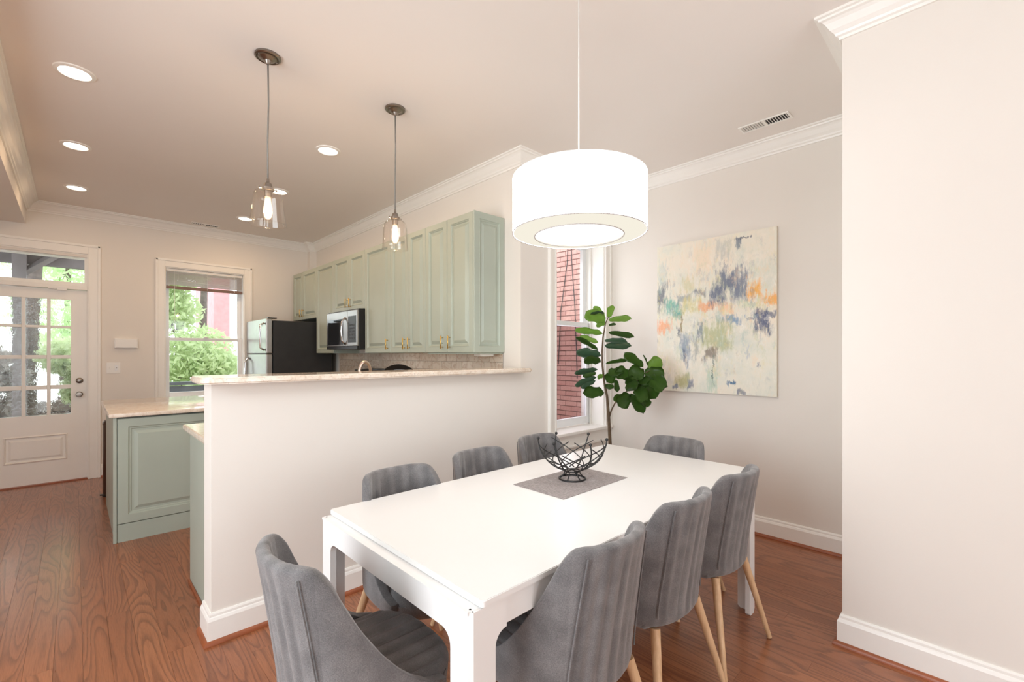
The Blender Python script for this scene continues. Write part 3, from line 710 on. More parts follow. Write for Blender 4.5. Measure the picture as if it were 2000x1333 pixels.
obj('body', B(1.87, XK-.012, 4.505, 5.28, .02, .91, bev=.004), 'steel', rg); obj('cooktop', B(1.86, XK-.06, 4.503, 5.282, .9105, .93, bev=.003), 'darkglass', rg)
obj('back_panel', B(2.43, XK-.013, 4.505, 5.28, .931, 1.10, bev=.004), 'steel', rg); obj('oven_door', B(1.845, 1.869, 4.53, 5.255, .2, .78, bev=.004), 'black', rg)
for yy in (4.6, 4.75, 5.03, 5.18): obj('burner_grate', revolve([(.08, .932), (.09, .932), (.09, .945), (.08, .945), (.08, .932)], 20, 2.15, yy), 'black', rg)

# peninsula base (sink side)
pn = thing('sink_cabinet', 'sage sink base cabinet behind the half wall, its end panel showing', 'cabinet', (1.15, 2.97, 0))
obj('end_panel', B(.495, .515, YW+.164, 3.285, .0, .899), 'sage', pn, label='plain sage end panel')
obj('carcass', B(.516, 1.85, YW+.164, 3.265, .10, .899), 'sage', pn); obj('toe_kick', B(.516, 1.85, YW+.2, 3.20, 0, .10), 'sagedark', pn)
def door_py(x0, x1, z0, z1, y, parent):
    bm = loft_rects(x1-x0, z1-z0, LV); bmesh.ops.rotate(bm, cent=(0, 0, 0), matrix=Matrix.Rotation(PI, 3, 'Z'), verts=bm.verts)
    bmesh.ops.translate(bm, vec=(x1, y, z0), verts=bm.verts); obj('door', bm, 'sage', parent)
for a, b in ((.52, .95), (.95, 1.4), (1.4, 1.84)): door_py(a+.003, b-.003, .12, .88, 3.287, pn)
obj('shoe_moulding', B(.484, .4945, YW+.195, 3.285, 0, .018, bev=.003), 'shoe', pn)
tag(obj('sink_counter', B(.463, 1.858, YW+.164, 3.325, .9, .932, bev=.010), 'granite'), 'beige granite counter corner peeking out behind the half wall end', 'worktop')
fc = thing('faucet', 'brushed nickel gooseneck faucet arching above the bar top', 'faucet', (1.345, 2.85, .932))
obj('base', revolve([(0, 0), (.028, 0), (.028, .008), (.018, .02), (.015, .06), (0, .06)], 24), 'nickel', fc, smooth=40, local=True)
M['faucetm'] = plain('pale_brushed_nickel', (205, 190, 178), .3, 1, var=.05, nscale=30)
arc = [(0, 0, .05), (0, 0, .25)]+[(.006*k*1.0, .055-.055*math.cos(k*PI/10), .30+.075*math.sin(k*PI/10)) for k in range(11)]+[(.06, .11, .24)]
arc = [(0, 0, .05), (0, 0, .2), (0, 0, .29)]+[((.045-.045*math.cos(k*PI/10)), .02*k/10, .29+.078*math.sin(k*PI/10)) for k in range(1, 11)]+[(.092, .02, .22)]
obj('spout', T(arc, [.012]*3+[.011]*10+[.013], 12), 'faucetm', fc, smooth=True, local=True)
obj('lever', T([(0, .0, .05), (-.04, 0, .075), (-.08, 0, .10)], [.008, .007, .006], 8), 'nickel', fc, smooth=True, local=True)
# drying rack with pan
rk = thing('dish_rack', 'wire dish rack on the sink counter behind the bar', 'dish rack', (1.74, 3.02, .932))
wr = bmesh.new()
for zz in (.015, .10): tube(wr, [(-.14, -.15, zz), (.10, -.15, zz), (.10, .15, zz), (-.14, .15, zz)], .003, 6, True)
for k in range(9): xx = -.14+k*.03; tube(wr, [(xx, -.15, .10), (xx, -.15, .015), (xx, .15, .015), (xx, .15, .10)], .002, 6)
for sx in (-.13, .09):
    for sy in (-.14, .14): tube(wr, [(sx, sy, .015), (sx, sy, 0)], .004, 6)
obj('wire_frame', wr, 'chrome', rk, local=True)
pan = thing('frying_pan', 'black frying pan standing on edge, its rim showing above the bar top', 'pan', (1.725, 3.02, 1.105))
pbm = revolve([(0, -.018), (.115, -.018), (.145, -.012), (.172, .022), (.169, .023), (.142, -.009), (.113, -.014), (0, -.014)], 40)
rot = Matrix.Rotation(math.radians(-46), 3, 'Z') @ Matrix.Rotation(math.radians(76), 3, 'X')
bmesh.ops.rotate(pbm, cent=(0, 0, 0), matrix=rot, verts=pbm.verts); obj('pan_body', pbm, 'black', pan, smooth=40, local=True)
hp = [Vector((-.145*1.0, .0, .08)), Vector((-.22, .0, .107)), Vector((-.33, 0, .112))]
hb = T([sight(752, 723, 3.34), sight(728, 722, 3.36), sight(694, 724, 3.40)], [.010, .012, .010], 8); obj('pan_handle', hb, 'black', pan, smooth=True)
kn = T([(-.02, -.035, .118), (.06, -.10, .115)], .011, 10); lid = thing('ladle', 'polished steel utensil leaning by the frying pan behind the bar', 'utensil', (1.66, 2.93, .932))
lb_ = bmesh.new(); tube(lb_, [(0, 0, .01), (.0, .0, .28)], .005, 8); obj('stem', lb_, 'chrome', lid, smooth=True, local=True)
s1 = sphere((0, 0, .292), .036, 16); bmesh.ops.scale(s1, vec=(1.0, .6, 1), verts=s1.verts, space=Matrix.Translation((0, 0, 0))); bmesh.ops.scale(s1, vec=(1, 1, .35), verts=s1.verts, space=Matrix.Translation((0, 0, -.292)))
obj('bowl', s1, 'chrome', lid, smooth=True, local=True)

# bar top
bt = bmesh.new(); r = .055; o = []
bx0, bx1, by0, by1 = .400, 2.525, 2.385, YW+.19
def arcp(cx, cy, a0, a1, r=r, n=8): return [(cx+r*math.cos(math.radians(a0+(a1-a0)*k/n)), cy+r*math.sin(math.radians(a0+(a1-a0)*k/n))) for k in range(n+1)]
o += arcp(bx0+r, by0+r, 180, 270)+arcp(bx1-r, by0+r, 270, 360)+[(bx1, YW-.001), (XK-.002, YW-.001), (XK-.002, by1), ]+arcp(bx0+r, by1-r, 90, 180)
vs = [bt.verts.new((a, b, 1.2155)) for a, b in o]; f = bt.faces.new(vs)
ex = bmesh.ops.extrude_face_region(bt, geom=[f]); bmesh.ops.translate(bt, vec=(0, 0, .031), verts=[v for v in ex['geom'] if isinstance(v, bmesh.types.BMVert)])
bmesh.ops.recalc_face_normals(bt, faces=bt.faces)
bmesh.ops.bevel(bt, geom=[e for e in bt.edges if abs(e.verts[0].co.z-e.verts[1].co.z) < 1e-6], offset=.007, segments=3, affect='EDGES')
tag(obj('bar_top', bt, 'granite', smooth=40), 'beige granite bar top capping the half wall', 'countertop')

# island
isl = thing('kitchen_island', 'sage kitchen island cabinet with raised end panel and granite top', 'island', (.53, 4.9, 0))
obj('carcass', B(.205, .86, 4.322, 5.55, .0, .899), 'sage', isl)
obj('corner_post', B(.196, .216, 4.298, 4.3215, 0, .899, bev=.002), 'sage', isl)
ip = loft_rects(.62, .755, [(0, -.01), (0, .006), (.003, .009), (.060, .009), (.066, .001), (.075, 0), (.080, -.005), (.094, -.005), (.116, .006), (.120, .006)])
bmesh.ops.translate(ip, vec=(.219, 4.309, .132), verts=ip.verts); obj('end_panel', ip, 'sage', isl, label='raised end panel')
obj('base_strip', B(.219, .86, 4.306, 4.3215, 0, .127), 'sage', isl)
obj('top_strip', B(.219, .86, 4.300, 4.3215, .890, .8995), 'sagedark', isl)
obj('granite_top', B(.170, .90, 4.265, 5.58, .900, .931, bev=.010), 'granite', isl, smooth=40, label='polished beige granite top')
bn = thing('trash_bin', 'slim dark metal bin standing behind the island', 'bin', (.28, 5.82, 0))
obj('body', revolve([(0, .02), (.085, .02), (.09, .03), (.09, .68), (0, .68)], 32), 'bin', bn, smooth=40, local=True)
obj('lid', revolve([(.0925, .681), (.0925, .70), (.08, .722), (0, .73)], 32), 'bin', bn, smooth=40, local=True)
obj('base_ring', revolve([(0, 0), (.092, 0), (.092, .019), (0, .019)], 32), 'black', bn, smooth=40, local=True)
obj('pedal', B(-.11, -.085, -.02, .02, .012, .022, bev=.003), 'black', bn, local=True)

# ------------------------------------------------------------------ dining table
TX0, TX1, TY0, TY1 = .708, 2.560, .842, 1.754
FX0, FX1 = .676, 2.585
tb = thing('dining_table', 'large white rectangular dining table', 'table', ((TX0+TX1)/2, (TY0+TY1)/2, 0))
tp = bmesh.new(); rr_ = .012; o = []
for cx_, cy_, a0 in ((TX0+rr_, TY0+rr_, 180), (TX1-rr_, TY0+rr_, 270), (TX1-rr_, TY1-rr_, 0), (TX0+rr_, TY1-rr_, 90)):
    o += [(cx_+rr_*math.cos(math.radians(a0+k*15)), cy_+rr_*math.sin(math.radians(a0+k*15))) for k in range(7)]
f = tp.faces.new([tp.verts.new((a, b, .7358)) for a, b in o])
ex = bmesh.ops.extrude_face_region(tp, geom=[f]); bmesh.ops.translate(tp, vec=(0, 0, .0177), verts=[v for v in ex['geom'] if isinstance(v, bmesh.types.BMVert)])
bmesh.ops.recalc_face_normals(tp, faces=tp.faces)
bmesh.ops.bevel(tp, geom=[e_ for e_ in tp.edges if abs(e_.verts[0].co.z-e_.verts[1].co.z) < 1e-6], offset=.002, segments=2, affect='EDGES')
obj('tabletop', tp, 'table', tb)
def end_frame(xf, xb, y0, y1, name='end_rail'):
    """arched end board: legs' outer faces and rail in one outline, plane x, from xf to xb"""
    z1 = .733; lw = .082; rz = .650; rr = .035
    out = [(y0, z1), (y0, 0.0), (y0+.012, 0.0), ]
    out = [(y0, z1), (y0, rz-.035)]
    return None
lw, rr, rz, ch = .080, .038, .658, .010
def leg_panel(cx, cy, sx, sy, depth=.022):
    """L shaped leg; cx,cy outer corner, sx,sy direction inwards; arched bracket up to the rails"""
    bm = bmesh.new()
    def prism(pts, fn, d0, d1):
        a = [bm.verts.new(fn(u, z, d0)) for u, z in pts]; b = [bm.verts.new(fn(u, z, d1)) for u, z in pts]
        n = len(pts); bm.faces.new(a); bm.faces.new(b[::-1])
        for i in range(n): bm.faces.new((a[i], b[i], b[(i+1) % n], a[(i+1) % n]))
    arc_ = [(lw+rr*(1-math.cos(t*PI/16)), rz-rr+rr*math.sin(t*PI/16)) for t in range(0, 9)]
    pts = [(ch, .733), (ch, .022), (.022, 0), (lw-.012, 0), (lw, .012)]+arc_+[(lw+rr, .733)]
    prism(pts, lambda u, z, d: (cx+sx*d, cy+sy*u, z), 0, depth)
    prism(pts, lambda u, z, d: (cx+sx*u, cy+sy*d, z), 0, depth)
    # chamfered corner filler
    fp = [(ch, 0), (0, ch), (depth, ch+.0), (depth, depth), (ch, depth)]
    a = [bm.verts.new((cx+sx*p, cy+sy*q, .018)) for p, q in fp]; b = [bm.verts.new((cx+sx*p, cy+sy*q, .733)) for p, q in fp]
    bm.faces.new(a); bm.faces.new(b[::-1])
    for i in range(5): bm.faces.new((a[i], b[i], b[(i+1) % 5], a[(i+1) % 5]))
    bmesh.ops.recalc_face_normals(bm, faces=bm.faces); return bm
for cx, sx in ((FX0, 1), (FX1, -1)):
    for cy, sy in ((TY0+.006, 1), (TY1-.006, -1)): obj('leg', leg_panel(cx, cy, sx, sy), 'table', tb)
e = lw+rr
obj('apron', B(FX0+.0, FX0+.022, TY0+.006+e, TY1-.006-e, rz, .733), 'table', tb); obj('apron', B(FX1-.022, FX1, TY0+.006+e, TY1-.006-e, rz, .733), 'table', tb)
obj('apron', B(FX0+e+.003, FX1-e-.003, TY0+.012, TY0+.030, rz+.004, .729), 'table', tb); obj('apron', B(FX0+e+.003, FX1-e-.003, TY1-.030, TY1-.012, rz+.004, .729), 'table', tb)
# end ledges (extension leaf slots) beyond the top
lg = bmesh.new(); box(lg, FX0-.002, TX0+.006, TY0+.014, TY1-.014, .7265, .7345); obj('end_ledge', lg, 'table', tb)
lg = bmesh.new(); box(lg, TX1-.012, FX1+.018, TY0+.004, TY1-.004, .7262, .7334); box(lg, TX1+.022, TX1+.027, TY0+.02, TY1-.02, .7335, .737); obj('end_ledge', lg, 'table', tb)
for cx in (FX0+.012, FX1-.016):
    for cy in (TY0+.022, TY1-.022): obj('screw', revolve([(0, .7334), (.0035, .7334), (.0035, .7345), (0, .7345)], 10, cx, cy), 'cord', tb)

# placemat and wire bowl
def mk_mat():
    t = NT('grey_woven_placemat'); v = t.coord()
    a = t.noise(t.mapping(v, (1, 14, 1)), 60, 2, .7); b = t.noise(t.mapping(v, (14, 1, 1)), 60, 2, .7)
    f = t.math('MULTIPLY', t.math('ADD', a, b), .5)
    t.set(Base_Color=t.ramp(f, [(.38, lin((112, 106, 105))), (.62, lin((176, 168, 166)))]), Roughness=.95); t.bump(f, .5, .001); return t.m
M['mat'] = mk_mat()
tag(obj('placemat', B(1.447, 1.925, 1.204, 1.502, .7537, .7562, bev=.001), 'mat'), 'grey woven rectangular placemat on the white table', 'placemat')
bc = (1.712, 1.372, .7562)
bo = thing('wire_bowl', 'black open wire fruit bowl on the grey placemat', 'bowl', bc)
ring = lambda r, z, n=40: [(r*math.cos(2*PI*k/n), r*math.sin(2*PI*k/n), z) for k in range(n)]
ft = T(ring(.062, .004), .004, 8, True); obj('foot_ring', ft, 'blackwire', bo, smooth=True, local=True)
nk = T(ring(.036, .040), .0035, 8, True); obj('neck_ring', nk, 'blackwire', bo, smooth=True, local=True)
for k in range(6):
    a = k*PI/3+.3; c, s = math.cos(a), math.sin(a)
    obj('foot_spoke', T([(.062*c, .062*s, .004), (.048*c, .048*s, .015), (.037*c, .037*s, .028), (.036*c, .036*s, .042)], .003, 6), 'blackwire', bo, smooth=True, local=True)
RB = .162
def bowlp(lat, lon):   # lat 0 at bottom .. 1 at rim
    th_ = lat*math.radians(88); return Vector((RB*math.sin(th_)*math.cos(lon), RB*math.sin(th_)*math.sin(lon), .040+ .152*(1-math.cos(th_))))
for k in range(6):
    a = k*PI/3+.15
    rbm = T([bowlp(.16+.84*i/14, a+.10*math.sin(i/14*PI)) for i in range(15)], .0032, 8)
    ro = obj('rib', rbm, 'blackwire', bo, smooth=True, local=True)
    obj('ball_tip', sphere(bowlp(1.0, a)+Vector((0, 0, .005)), .0075, 12), 'blackwire', ro, smooth=True, local=True)
rw = random.Random(5)
for k in range(14):
    sgn = 1 if k % 2 else -1; a = k*PI/7+rw.uniform(-.08, .08); top = rw.uniform(.78, .97)
    obj('cross_wire', T([bowlp(.20+(top-.20)*i/14, a+sgn*(1.9*(i/14)**.85)) for i in range(15)], .0026, 6), 'blackwire', bo, smooth=True, local=True)

# ------------------------------------------------------------------ dining chairs
def lerp_tab(t, tab):
    for (a, va), (b, vb_) in zip(tab, tab[1:]):
        if t <= b: u = (t-a)/(b-a) if b > a else 0; u = max(0, min(1, u)); u = u*u*(3-2*u) if False else u; return va+(vb_-va)*u
    return tab[-1][1]
PATH = [(0, 0, -.218), (.05, .05, -.215), (.10, .099, -.206), (.14, .137, -.191), (.175, .168, -.172), (.205, .192, -.148), (.235, .209, -.118), (.27, .219, -.084), (.31, .225, -.044), (.36, .229, .006), (.43, .230, .076), (.50, .224, .14)]
def ppos(s):
    sg = -1 if s < 0 else 1; a = abs(s)
    x_ = lerp_tab(a, [(p[0], p[1]) for p in PATH]); y_ = lerp_tab(a, [(p[0], p[2]) for p in PATH]); return sg*x_, y_
ZT = [(0, .840), (.10, .842), (.18, .843), (.205, .838), (.222, .822), (.236, .795), (.25, .755), (.27, .700), (.295, .645), (.325, .590), (.36, .540), (.40, .498), (.44, .470), (.50, .452)]
def make_chair(label):
    t = thing('dining_chair', label, 'chair', (0, 0, 0), 'grey upholstered dining chairs')
    bm = bmesh.new(); ns = 96; smax = .50; rowsv = 22; grid = []
    def shell(s, v):
        a = abs(s); zt_ = lerp_tab(a, ZT)
        lows = [(.395, .72), (.393, .84), (.398, .93), (.412, .985), (.44, 1.0)]
        if v < 5: z, sc = lows[v]
        else: q = (v-4)/(rowsv-5); z = .44+(zt_-.44)*q; sc = 1.0
        px_, py_ = ppos(s)
        h = max(0, (z-.46)/.38); tap = 1-.13*h**1.15
        # pleats on the back
        rip = 0
        if a < .165: fr_ = ((s+.165)/.047143) % 1.0; rip = .0095*(abs(fr_-.5)*2)**3*min(1, max(0, (zt_-z)/.10))
        if abs(a-.172) < .004: rip = -.004
        x_ = px_*tap*sc; y_ = (py_*sc)-.058*h**1.1+(rip if z > .42 else 0)
        if a > .2: x_ = px_*sc*(1-.13*h**1.15)
        return (x_, y_, z)
    for i in range(ns+1):
        s = -smax+2*smax*i/ns
        grid.append([bm.verts.new(shell(s, v)) for v in range(rowsv)])
    for i in range(ns):
        for j in range(rowsv-1): bm.faces.new((grid[i][j], grid[i+1][j], grid[i+1][j+1], grid[i][j+1]))
    sh = obj('backrest', bm, 'fabric', t, smooth=True, local=True)
    md = sh.modifiers.new('padding', 'SOLIDIFY'); md.thickness = .034; md.offset = 1 if False else -1
    ss = sh.modifiers.new('soft', 'SUBSURF'); ss.levels = 1; ss.render_levels = 2
    # piped seams
    for sg in (1, -1):
        pts = []
        for v in range(4, rowsv-1): p = shell(sg*.172, v); pts.append((p[0], p[1]-.003, p[2]))
        obj('seam', T(pts, .0028, 6), 'fabric', t, smooth=True, local=True)
    # seat cushion with channels
    bm = bmesh.new(); nx, ny = 60, 26; top = []; R_ = []
    def seat(u, v):   # u,v in -1..1
        wx = .186+.012*math.sqrt(max(0, 1-(v-.1)**2*.8)); x_ = u*wx; fy = .232-.085*abs(u)**3.0; yb = -.175+.03*abs(u)**3
        y_ = yb+(fy-yb)*(v+1)/2
        ed = max(0, (abs(u)-.86)/.14, ); ef = max(0, (v-.84)/.16)
        z = .483-.016*ed**2-.026*ef**2-.006*(v+1)/2
        fr_ = ((x_+.22)/.055) % 1.0; z -= .0055*(abs(fr_-.5)*2)**4*(1-ef)*(1-ed)
        return (x_, y_, z)
    for i in range(nx+1): top.append([bm.verts.new(seat(-1+2*i/nx, -1+2*j/ny)) for j in range(ny+1)])
    for i in range(nx):
        for j in range(ny): bm.faces.new((top[i][j], top[i+1][j], top[i+1][j+1], top[i][j+1]))
    # skirt down to the underside
    loop = [top[i][0] for i in range(nx+1)]+[top[nx][j] for j in range(1, ny+1)]+[top[i][ny] for i in range(nx-1, -1, -1)]+[top[0][j] for j in range(ny-1, 0, -1)]
    prev = loop
    for sc, z in ((1.012, .445), (1.0, .41), (.96, .394), (.85, .392)):
        cur = [bm.verts.new((v.co.x*sc/1.0, (v.co.y-.02)*sc+.02, z)) for v in loop]
        for a in range(len(loop)): b = (a+1) % len(loop); bm.faces.new((prev[a], cur[a], cur[b], prev[b]))
        prev = cur
    bm.faces.new(prev); bmesh.ops.recalc_face_normals(bm, faces=bm.faces)
    obj('seat', bm, 'fabric', t, smooth=60, local=True)
    for sx in (1, -1):
        obj('leg', T([(sx*.155, -.165, .398), (sx*.262, -.248, .004)], [.0175, .0105], 16), 'oak', t, smooth=40, local=True)
        obj('leg', T([(sx*.150, .165, .398), (sx*.225, .232, .004)], [.0175, .0105], 16), 'oak', t, smooth=40, local=True)
    ub = bmesh.new(); tube(ub, [(-.14, -.15, .386), (.14, .15, .386)], .01, 6); tube(ub, [(.14, -.15, .386), (-.14, .15, .386)], .01, 6); obj('leg_frame', ub, 'black', t, local=True)
    return t
chair = make_chair('nearest of the three grey dining chairs with backs to the camera')
chair.location = (1.10, .948, 0)
dup(chair, (1.61, .965, 0), 'grey dining chair, middle of the three with backs to the camera', 0)
dup(chair, (2.125, .968, 0), 'grey dining chair at the far right of the near side, by the table leg', 0)
dup(chair, (1.035, 1.605, 0), 'grey dining chair leftmost in the row along the half wall', PI)
dup(chair, (1.545, 1.665, 0), 'grey dining chair in the middle of the half wall side', PI)
dup(chair, (2.085, 1.745, 0), 'grey dining chair seen behind the wire bowl, below the window', PI)
dup(chair, (.608, 1.262, 0), 'grey dining chair drawn up to the left end of the table', -PI/2)
dup(chair, (2.425, 1.305, 0), 'grey dining chair at the far end of the table below the painting', PI/2)

# ------------------------------------------------------------------ painting
def mk_painting():
    t = NT('abstract_painting'); co = t.coord('Object'); sep = t.new('ShaderNodeSeparateXYZ'); t.l.new(co, sep.inputs[0])
    u = t.math('ADD', t.math('MULTIPLY', sep.outputs[1], -1/.94), .5); v = t.math('ADD', t.math('MULTIPLY', sep.outputs[2], -1/1.242), 1.0)
    n1 = t.noise(t.mapping(co, (1, 1, .55), (3, 1, 2)), 11, 5, .7); n2 = t.noise(t.mapping(co, (1, 1, .55), (9, 5, 7)), 11, 5, .7)
    n3 = t.noise(t.mapping(co, (1, 1, .22)), 42, 4, .7)
    du = t.math('ADD', u, t.math('MULTIPLY', t.math('SUBTRACT', n1, .5), .16)); dv = t.math('ADD', v, t.math('MULTIPLY', t.math('SUBTRACT', n2, .5), .13))
    bg = t.noise(co, 3.2, 5, .6)
    c = t.ramp(bg, [(.3, lin((214, 219, 208))), (.48, lin((233, 229, 214))), (.62, lin((240, 229, 212))), (.75, lin((226, 224, 196)))])
    bl = [(.42, .13, .09, .12, (246, 224, 198), .7), (.60, .09, .07, .07, (186, 190, 184), .6), (.05, .20, .05, .10, (206, 214, 208), .7), (.90, .24, .12, .06, (216, 222, 208), .5),
          (.04, .35, .075, .10, (118, 124, 134), .9), (.16, .43, .09, .065, (132, 190, 174), .95), (.19, .48, .06, .035, (104, 172, 164), .8), (.06, .56, .085, .055, (246, 178, 136), .9),
          (.30, .28, .07, .05, (206, 202, 156), .6), (.25, .37, .07, .03, (120, 134, 150), .6), (.39, .35, .055, .028, (92, 104, 124), .8), (.33, .43, .10, .075, (218, 208, 148), .8),
          (.47, .44, .09, .035, (240, 170, 118), .8), (.60, .46, .07, .04, (246, 196, 150), .7), (.55, .36, .07, .09, (116, 126, 146), .95), (.63, .30, .10, .08, (112, 122, 144), .95), (.72, .33, .07, .12, (120, 130, 150), .9),
          (.585, .24, .022, .07, (124, 132, 148), .8), (.84, .36, .06, .065, (246, 182, 88), .95), (.95, .42, .08, .035, (246, 178, 92), .95), (.80, .44, .10, .03, (214, 222, 190), .7),
          (.67, .53, .10, .030, (118, 152, 186), .85), (.88, .55, .055, .075, (86, 96, 128), .95), (.94, .51, .07, .022, (92, 102, 130), .8), (.82, .525, .06, .012, (120, 134, 160), .8),
          (.53, .63, .15, .10, (184, 188, 138), .8), (.41, .60, .028, .06, (126, 138, 156), .8), (.36, .70, .028, .09, (150, 158, 158), .6), (.27, .71, .055, .11, (132, 148, 172), .75),
          (.20, .60, .018, .03, (84, 96, 120), .8), (.24, .54, .009, .06, (150, 132, 84), .9), (.48, .75, .06, .045, (126, 112, 100), .8), (.50, .92, .05, .09, (176, 204, 182), .6),
          (.25, .93, .08, .055, (186, 182, 122), .8), (.18, .965, .03, .02, (116, 126, 156), .8), (.32, .955, .026, .035, (116, 126, 156), .8), (.66, .925, .035, .010, (74, 112, 148), .95),
          (.73, .985, .035, .022, (104, 110, 136), .8), (.79, .73, .015, .04, (190, 196, 204), .7), (.88, .80, .010, .02, (130, 136, 156), .8), (.72, .06, .02, .035, (104, 120, 140), .8), (.77, .035, .07, .008, (92, 100, 116), .8), (.51, .86, .006, .10, (104, 124, 118), .8), (.26, .75, .02, .05, (74, 90, 116), .7)]
    for (a, b, ru, rv, col_, st) in bl:
        du_ = t.math('MULTIPLY', t.math('SUBTRACT', du, a), 1/ru); dv_ = t.math('MULTIPLY', t.math('SUBTRACT', dv, b), 1/rv)
        d = t.math('MAXIMUM', t.math('ABSOLUTE', du_), t.math('ABSOLUTE', dv_))
        m = t.math('MULTIPLY', t.math('ADD', t.math('SUBTRACT', 1.05, d), t.math('MULTIPLY', t.math('SUBTRACT', n3, .5), 2.6)), 1.7, True)
        c = t.mix(t.math('MULTIPLY', m, st), c, lin(col_))
    band = t.math('SUBTRACT', 1.0, t.math('MULTIPLY', t.math('ABSOLUTE', t.math('SUBTRACT', v, .52)), 1.5), True)
    for i, (cc, sc_) in enumerate((((250, 246, 236), 9), ((198, 206, 168), 12), ((170, 196, 186), 10), ((246, 214, 178), 13), ((138, 148, 164), 16), ((252, 248, 240), 20), ((226, 214, 150), 15))):
        nn = t.noise(t.mapping(co, (1, 1, .5), (i*7.3, i*3.1, i*5.7)), sc_, 5, .75)
        mk_ = t.math('MULTIPLY', t.math('SUBTRACT', nn, .56), 9.0, True)
        c = t.mix(t.math('MULTIPLY', t.math('MULTIPLY', mk_, band), .55), c, lin(cc))
    st = t.noise(t.mapping(co, (1, 1, .15), (5, 5, 5)), 70, 3, .8)
    c = t.mix(t.ramp(st, [(.60, g(0)), (.72, g(.35))]), c, lin((250, 246, 236)))
    dk = t.noise(t.mapping(co, (1, 1, .35), (1, 8, 3)), 38, 4, .85)
    c = t.mix(t.ramp(dk, [(.68, g(0)), (.73, g(.6))]), c, lin((90, 100, 118)))
    t.set(Base_Color=c, Roughness=.55); t.bump(n3, .25, .002); return t.m
M['painting'] = mk_painting()
pt = thing('painting', 'large frameless abstract canvas in cream, teal, navy and orange', 'painting', (XA, 1.528, 1.040))
obj('canvas_face', B(-.0315, -.030, -.47, .47, 0, 1.242), 'painting', pt, local=True)
obj('stretcher', B(-.0298, -.001, -.469, .469, .001, 1.241), 'wick', pt, local=True)

# ------------------------------------------------------------------ fiddle leaf fig
def cp(cx, cy): return 1090+cx/4.4435, 580+cy/4.4435
def plant_pt(cx, cy, dz=0):
    px_, py_ = cp(cx, cy); d = 3.80-.22*max(0, (px_-1190)/110)+dz; return sight(px_, py_, d)
fp_ = thing('fiddle_leaf_fig', 'tall fiddle leaf fig with large glossy leaves between window and painting', 'plant', (plant_pt(452, 1283).x, plant_pt(452, 1283).y, 0))
base = plant_pt(452, 1283); bx, by = base.x, base.y
obj('pot', revolve([(0, 0), (.11, 0), (.125, .02), (.15, .26), (.145, .27), (.135, .25), (.0, .25)], 36), 'pot', fp_, smooth=40, local=True)
obj('soil', revolve([(0, .2505), (.133, .2505), (.133, .262), (0, .268)], 30), 'soil', fp_, local=True)
tr_ = [Vector((bx, by, .26))]+[plant_pt(*q) for q in ((452, 1283), (440, 1050), (425, 870), (400, 740), (385, 600), (382, 480), (390, 350), (412, 230), (438, 172))]
obj('stem', T(tr_, [.017, .0135, .013, .0105, .009, .008, .007, .006, .005, .003], 10), 'trunk', fp_, smooth=True)
obj('branch', T([plant_pt(*q) for q in ((445, 1045), (462, 985), (490, 930), (560, 852), (650, 770), (750, 665), (800, 640))], [.008, .0065, .006, .0055, .005, .004, .003], 8), 'trunk', fp_, smooth=True)
LEAVES = [(445, 185, 470, 75, 62, 'b', 30), (400, 175, 308, 85, 58, 'b', 20), (408, 222, 240, 142, 118, 'b', 25), (395, 150, 285, 145, 34, 'g', 60), (440, 205, 636, 188, 56, 'b', 40), (440, 252, 502, 234, 26, 'd', 30), (415, 232, 330, 255, 42, 'b', 30),
 (386, 322, 146, 288, 62, 'b', 35), (346, 462, 152, 345, 46, 'd', 30), (346, 398, 186, 346, 52, 'b', 30), (440, 312, 660, 346, 52, 'd', 35), (405, 385, 598, 388, 48, 'g', 50), (408, 428, 634, 424, 66, 'g', 25), (372, 515, 158, 482, 86, 'g', 35),
 (372, 568, 226, 548, 80, 'd', 30), (415, 582, 606, 548, 36, 'd', 45), (738, 612, 574, 492, 84, 'd', 20), (342, 632, 142, 666, 50, 'g', 35), (330, 660, 214, 694, 52, 'd', 20), (332, 700, 148, 776, 56, 'g', 40), (325, 730, 200, 794, 50, 'g', 30),
 (392, 828, 216, 836, 104, 'd', 15), (482, 650, 420, 742, 100, 'd', 20), (610, 690, 495, 640, 120, 'd', 10), (500, 720, 512, 828, 48, 'd', 20), (410, 770, 480, 796, 52, 'd', 30), (745, 690, 605, 640, 135, 'd', 10), (610, 770, 632, 690, 70, 'd', 30),
 (785, 620, 900, 545, 112, 'b', 15), (755, 648, 922, 692, 120, 'd', 20), (778, 598, 740, 504, 15, 'd', 60), (800, 715, 946, 780, 140, 'd', 10), (790, 745, 848, 886, 125, 'd', 25), (690, 770, 812, 722, 90, 'd', 30), (590, 800, 705, 756, 84, 'd', 30),
 (680, 780, 775, 900, 120, 'd', 20), (615, 845, 520, 950, 130, 'd', 15), (600, 860, 480, 900, 70, 'd', 30), (625, 850, 742, 1012, 90, 'd', 25), (715, 830, 772, 962, 84, 'd', 35), (680, 735, 592, 815, 66, 'd', 25), (398, 690, 342, 700, 46, 'b', 30), (560, 640, 440, 680, 80, 'd', 40)]
rl = random.Random(11)
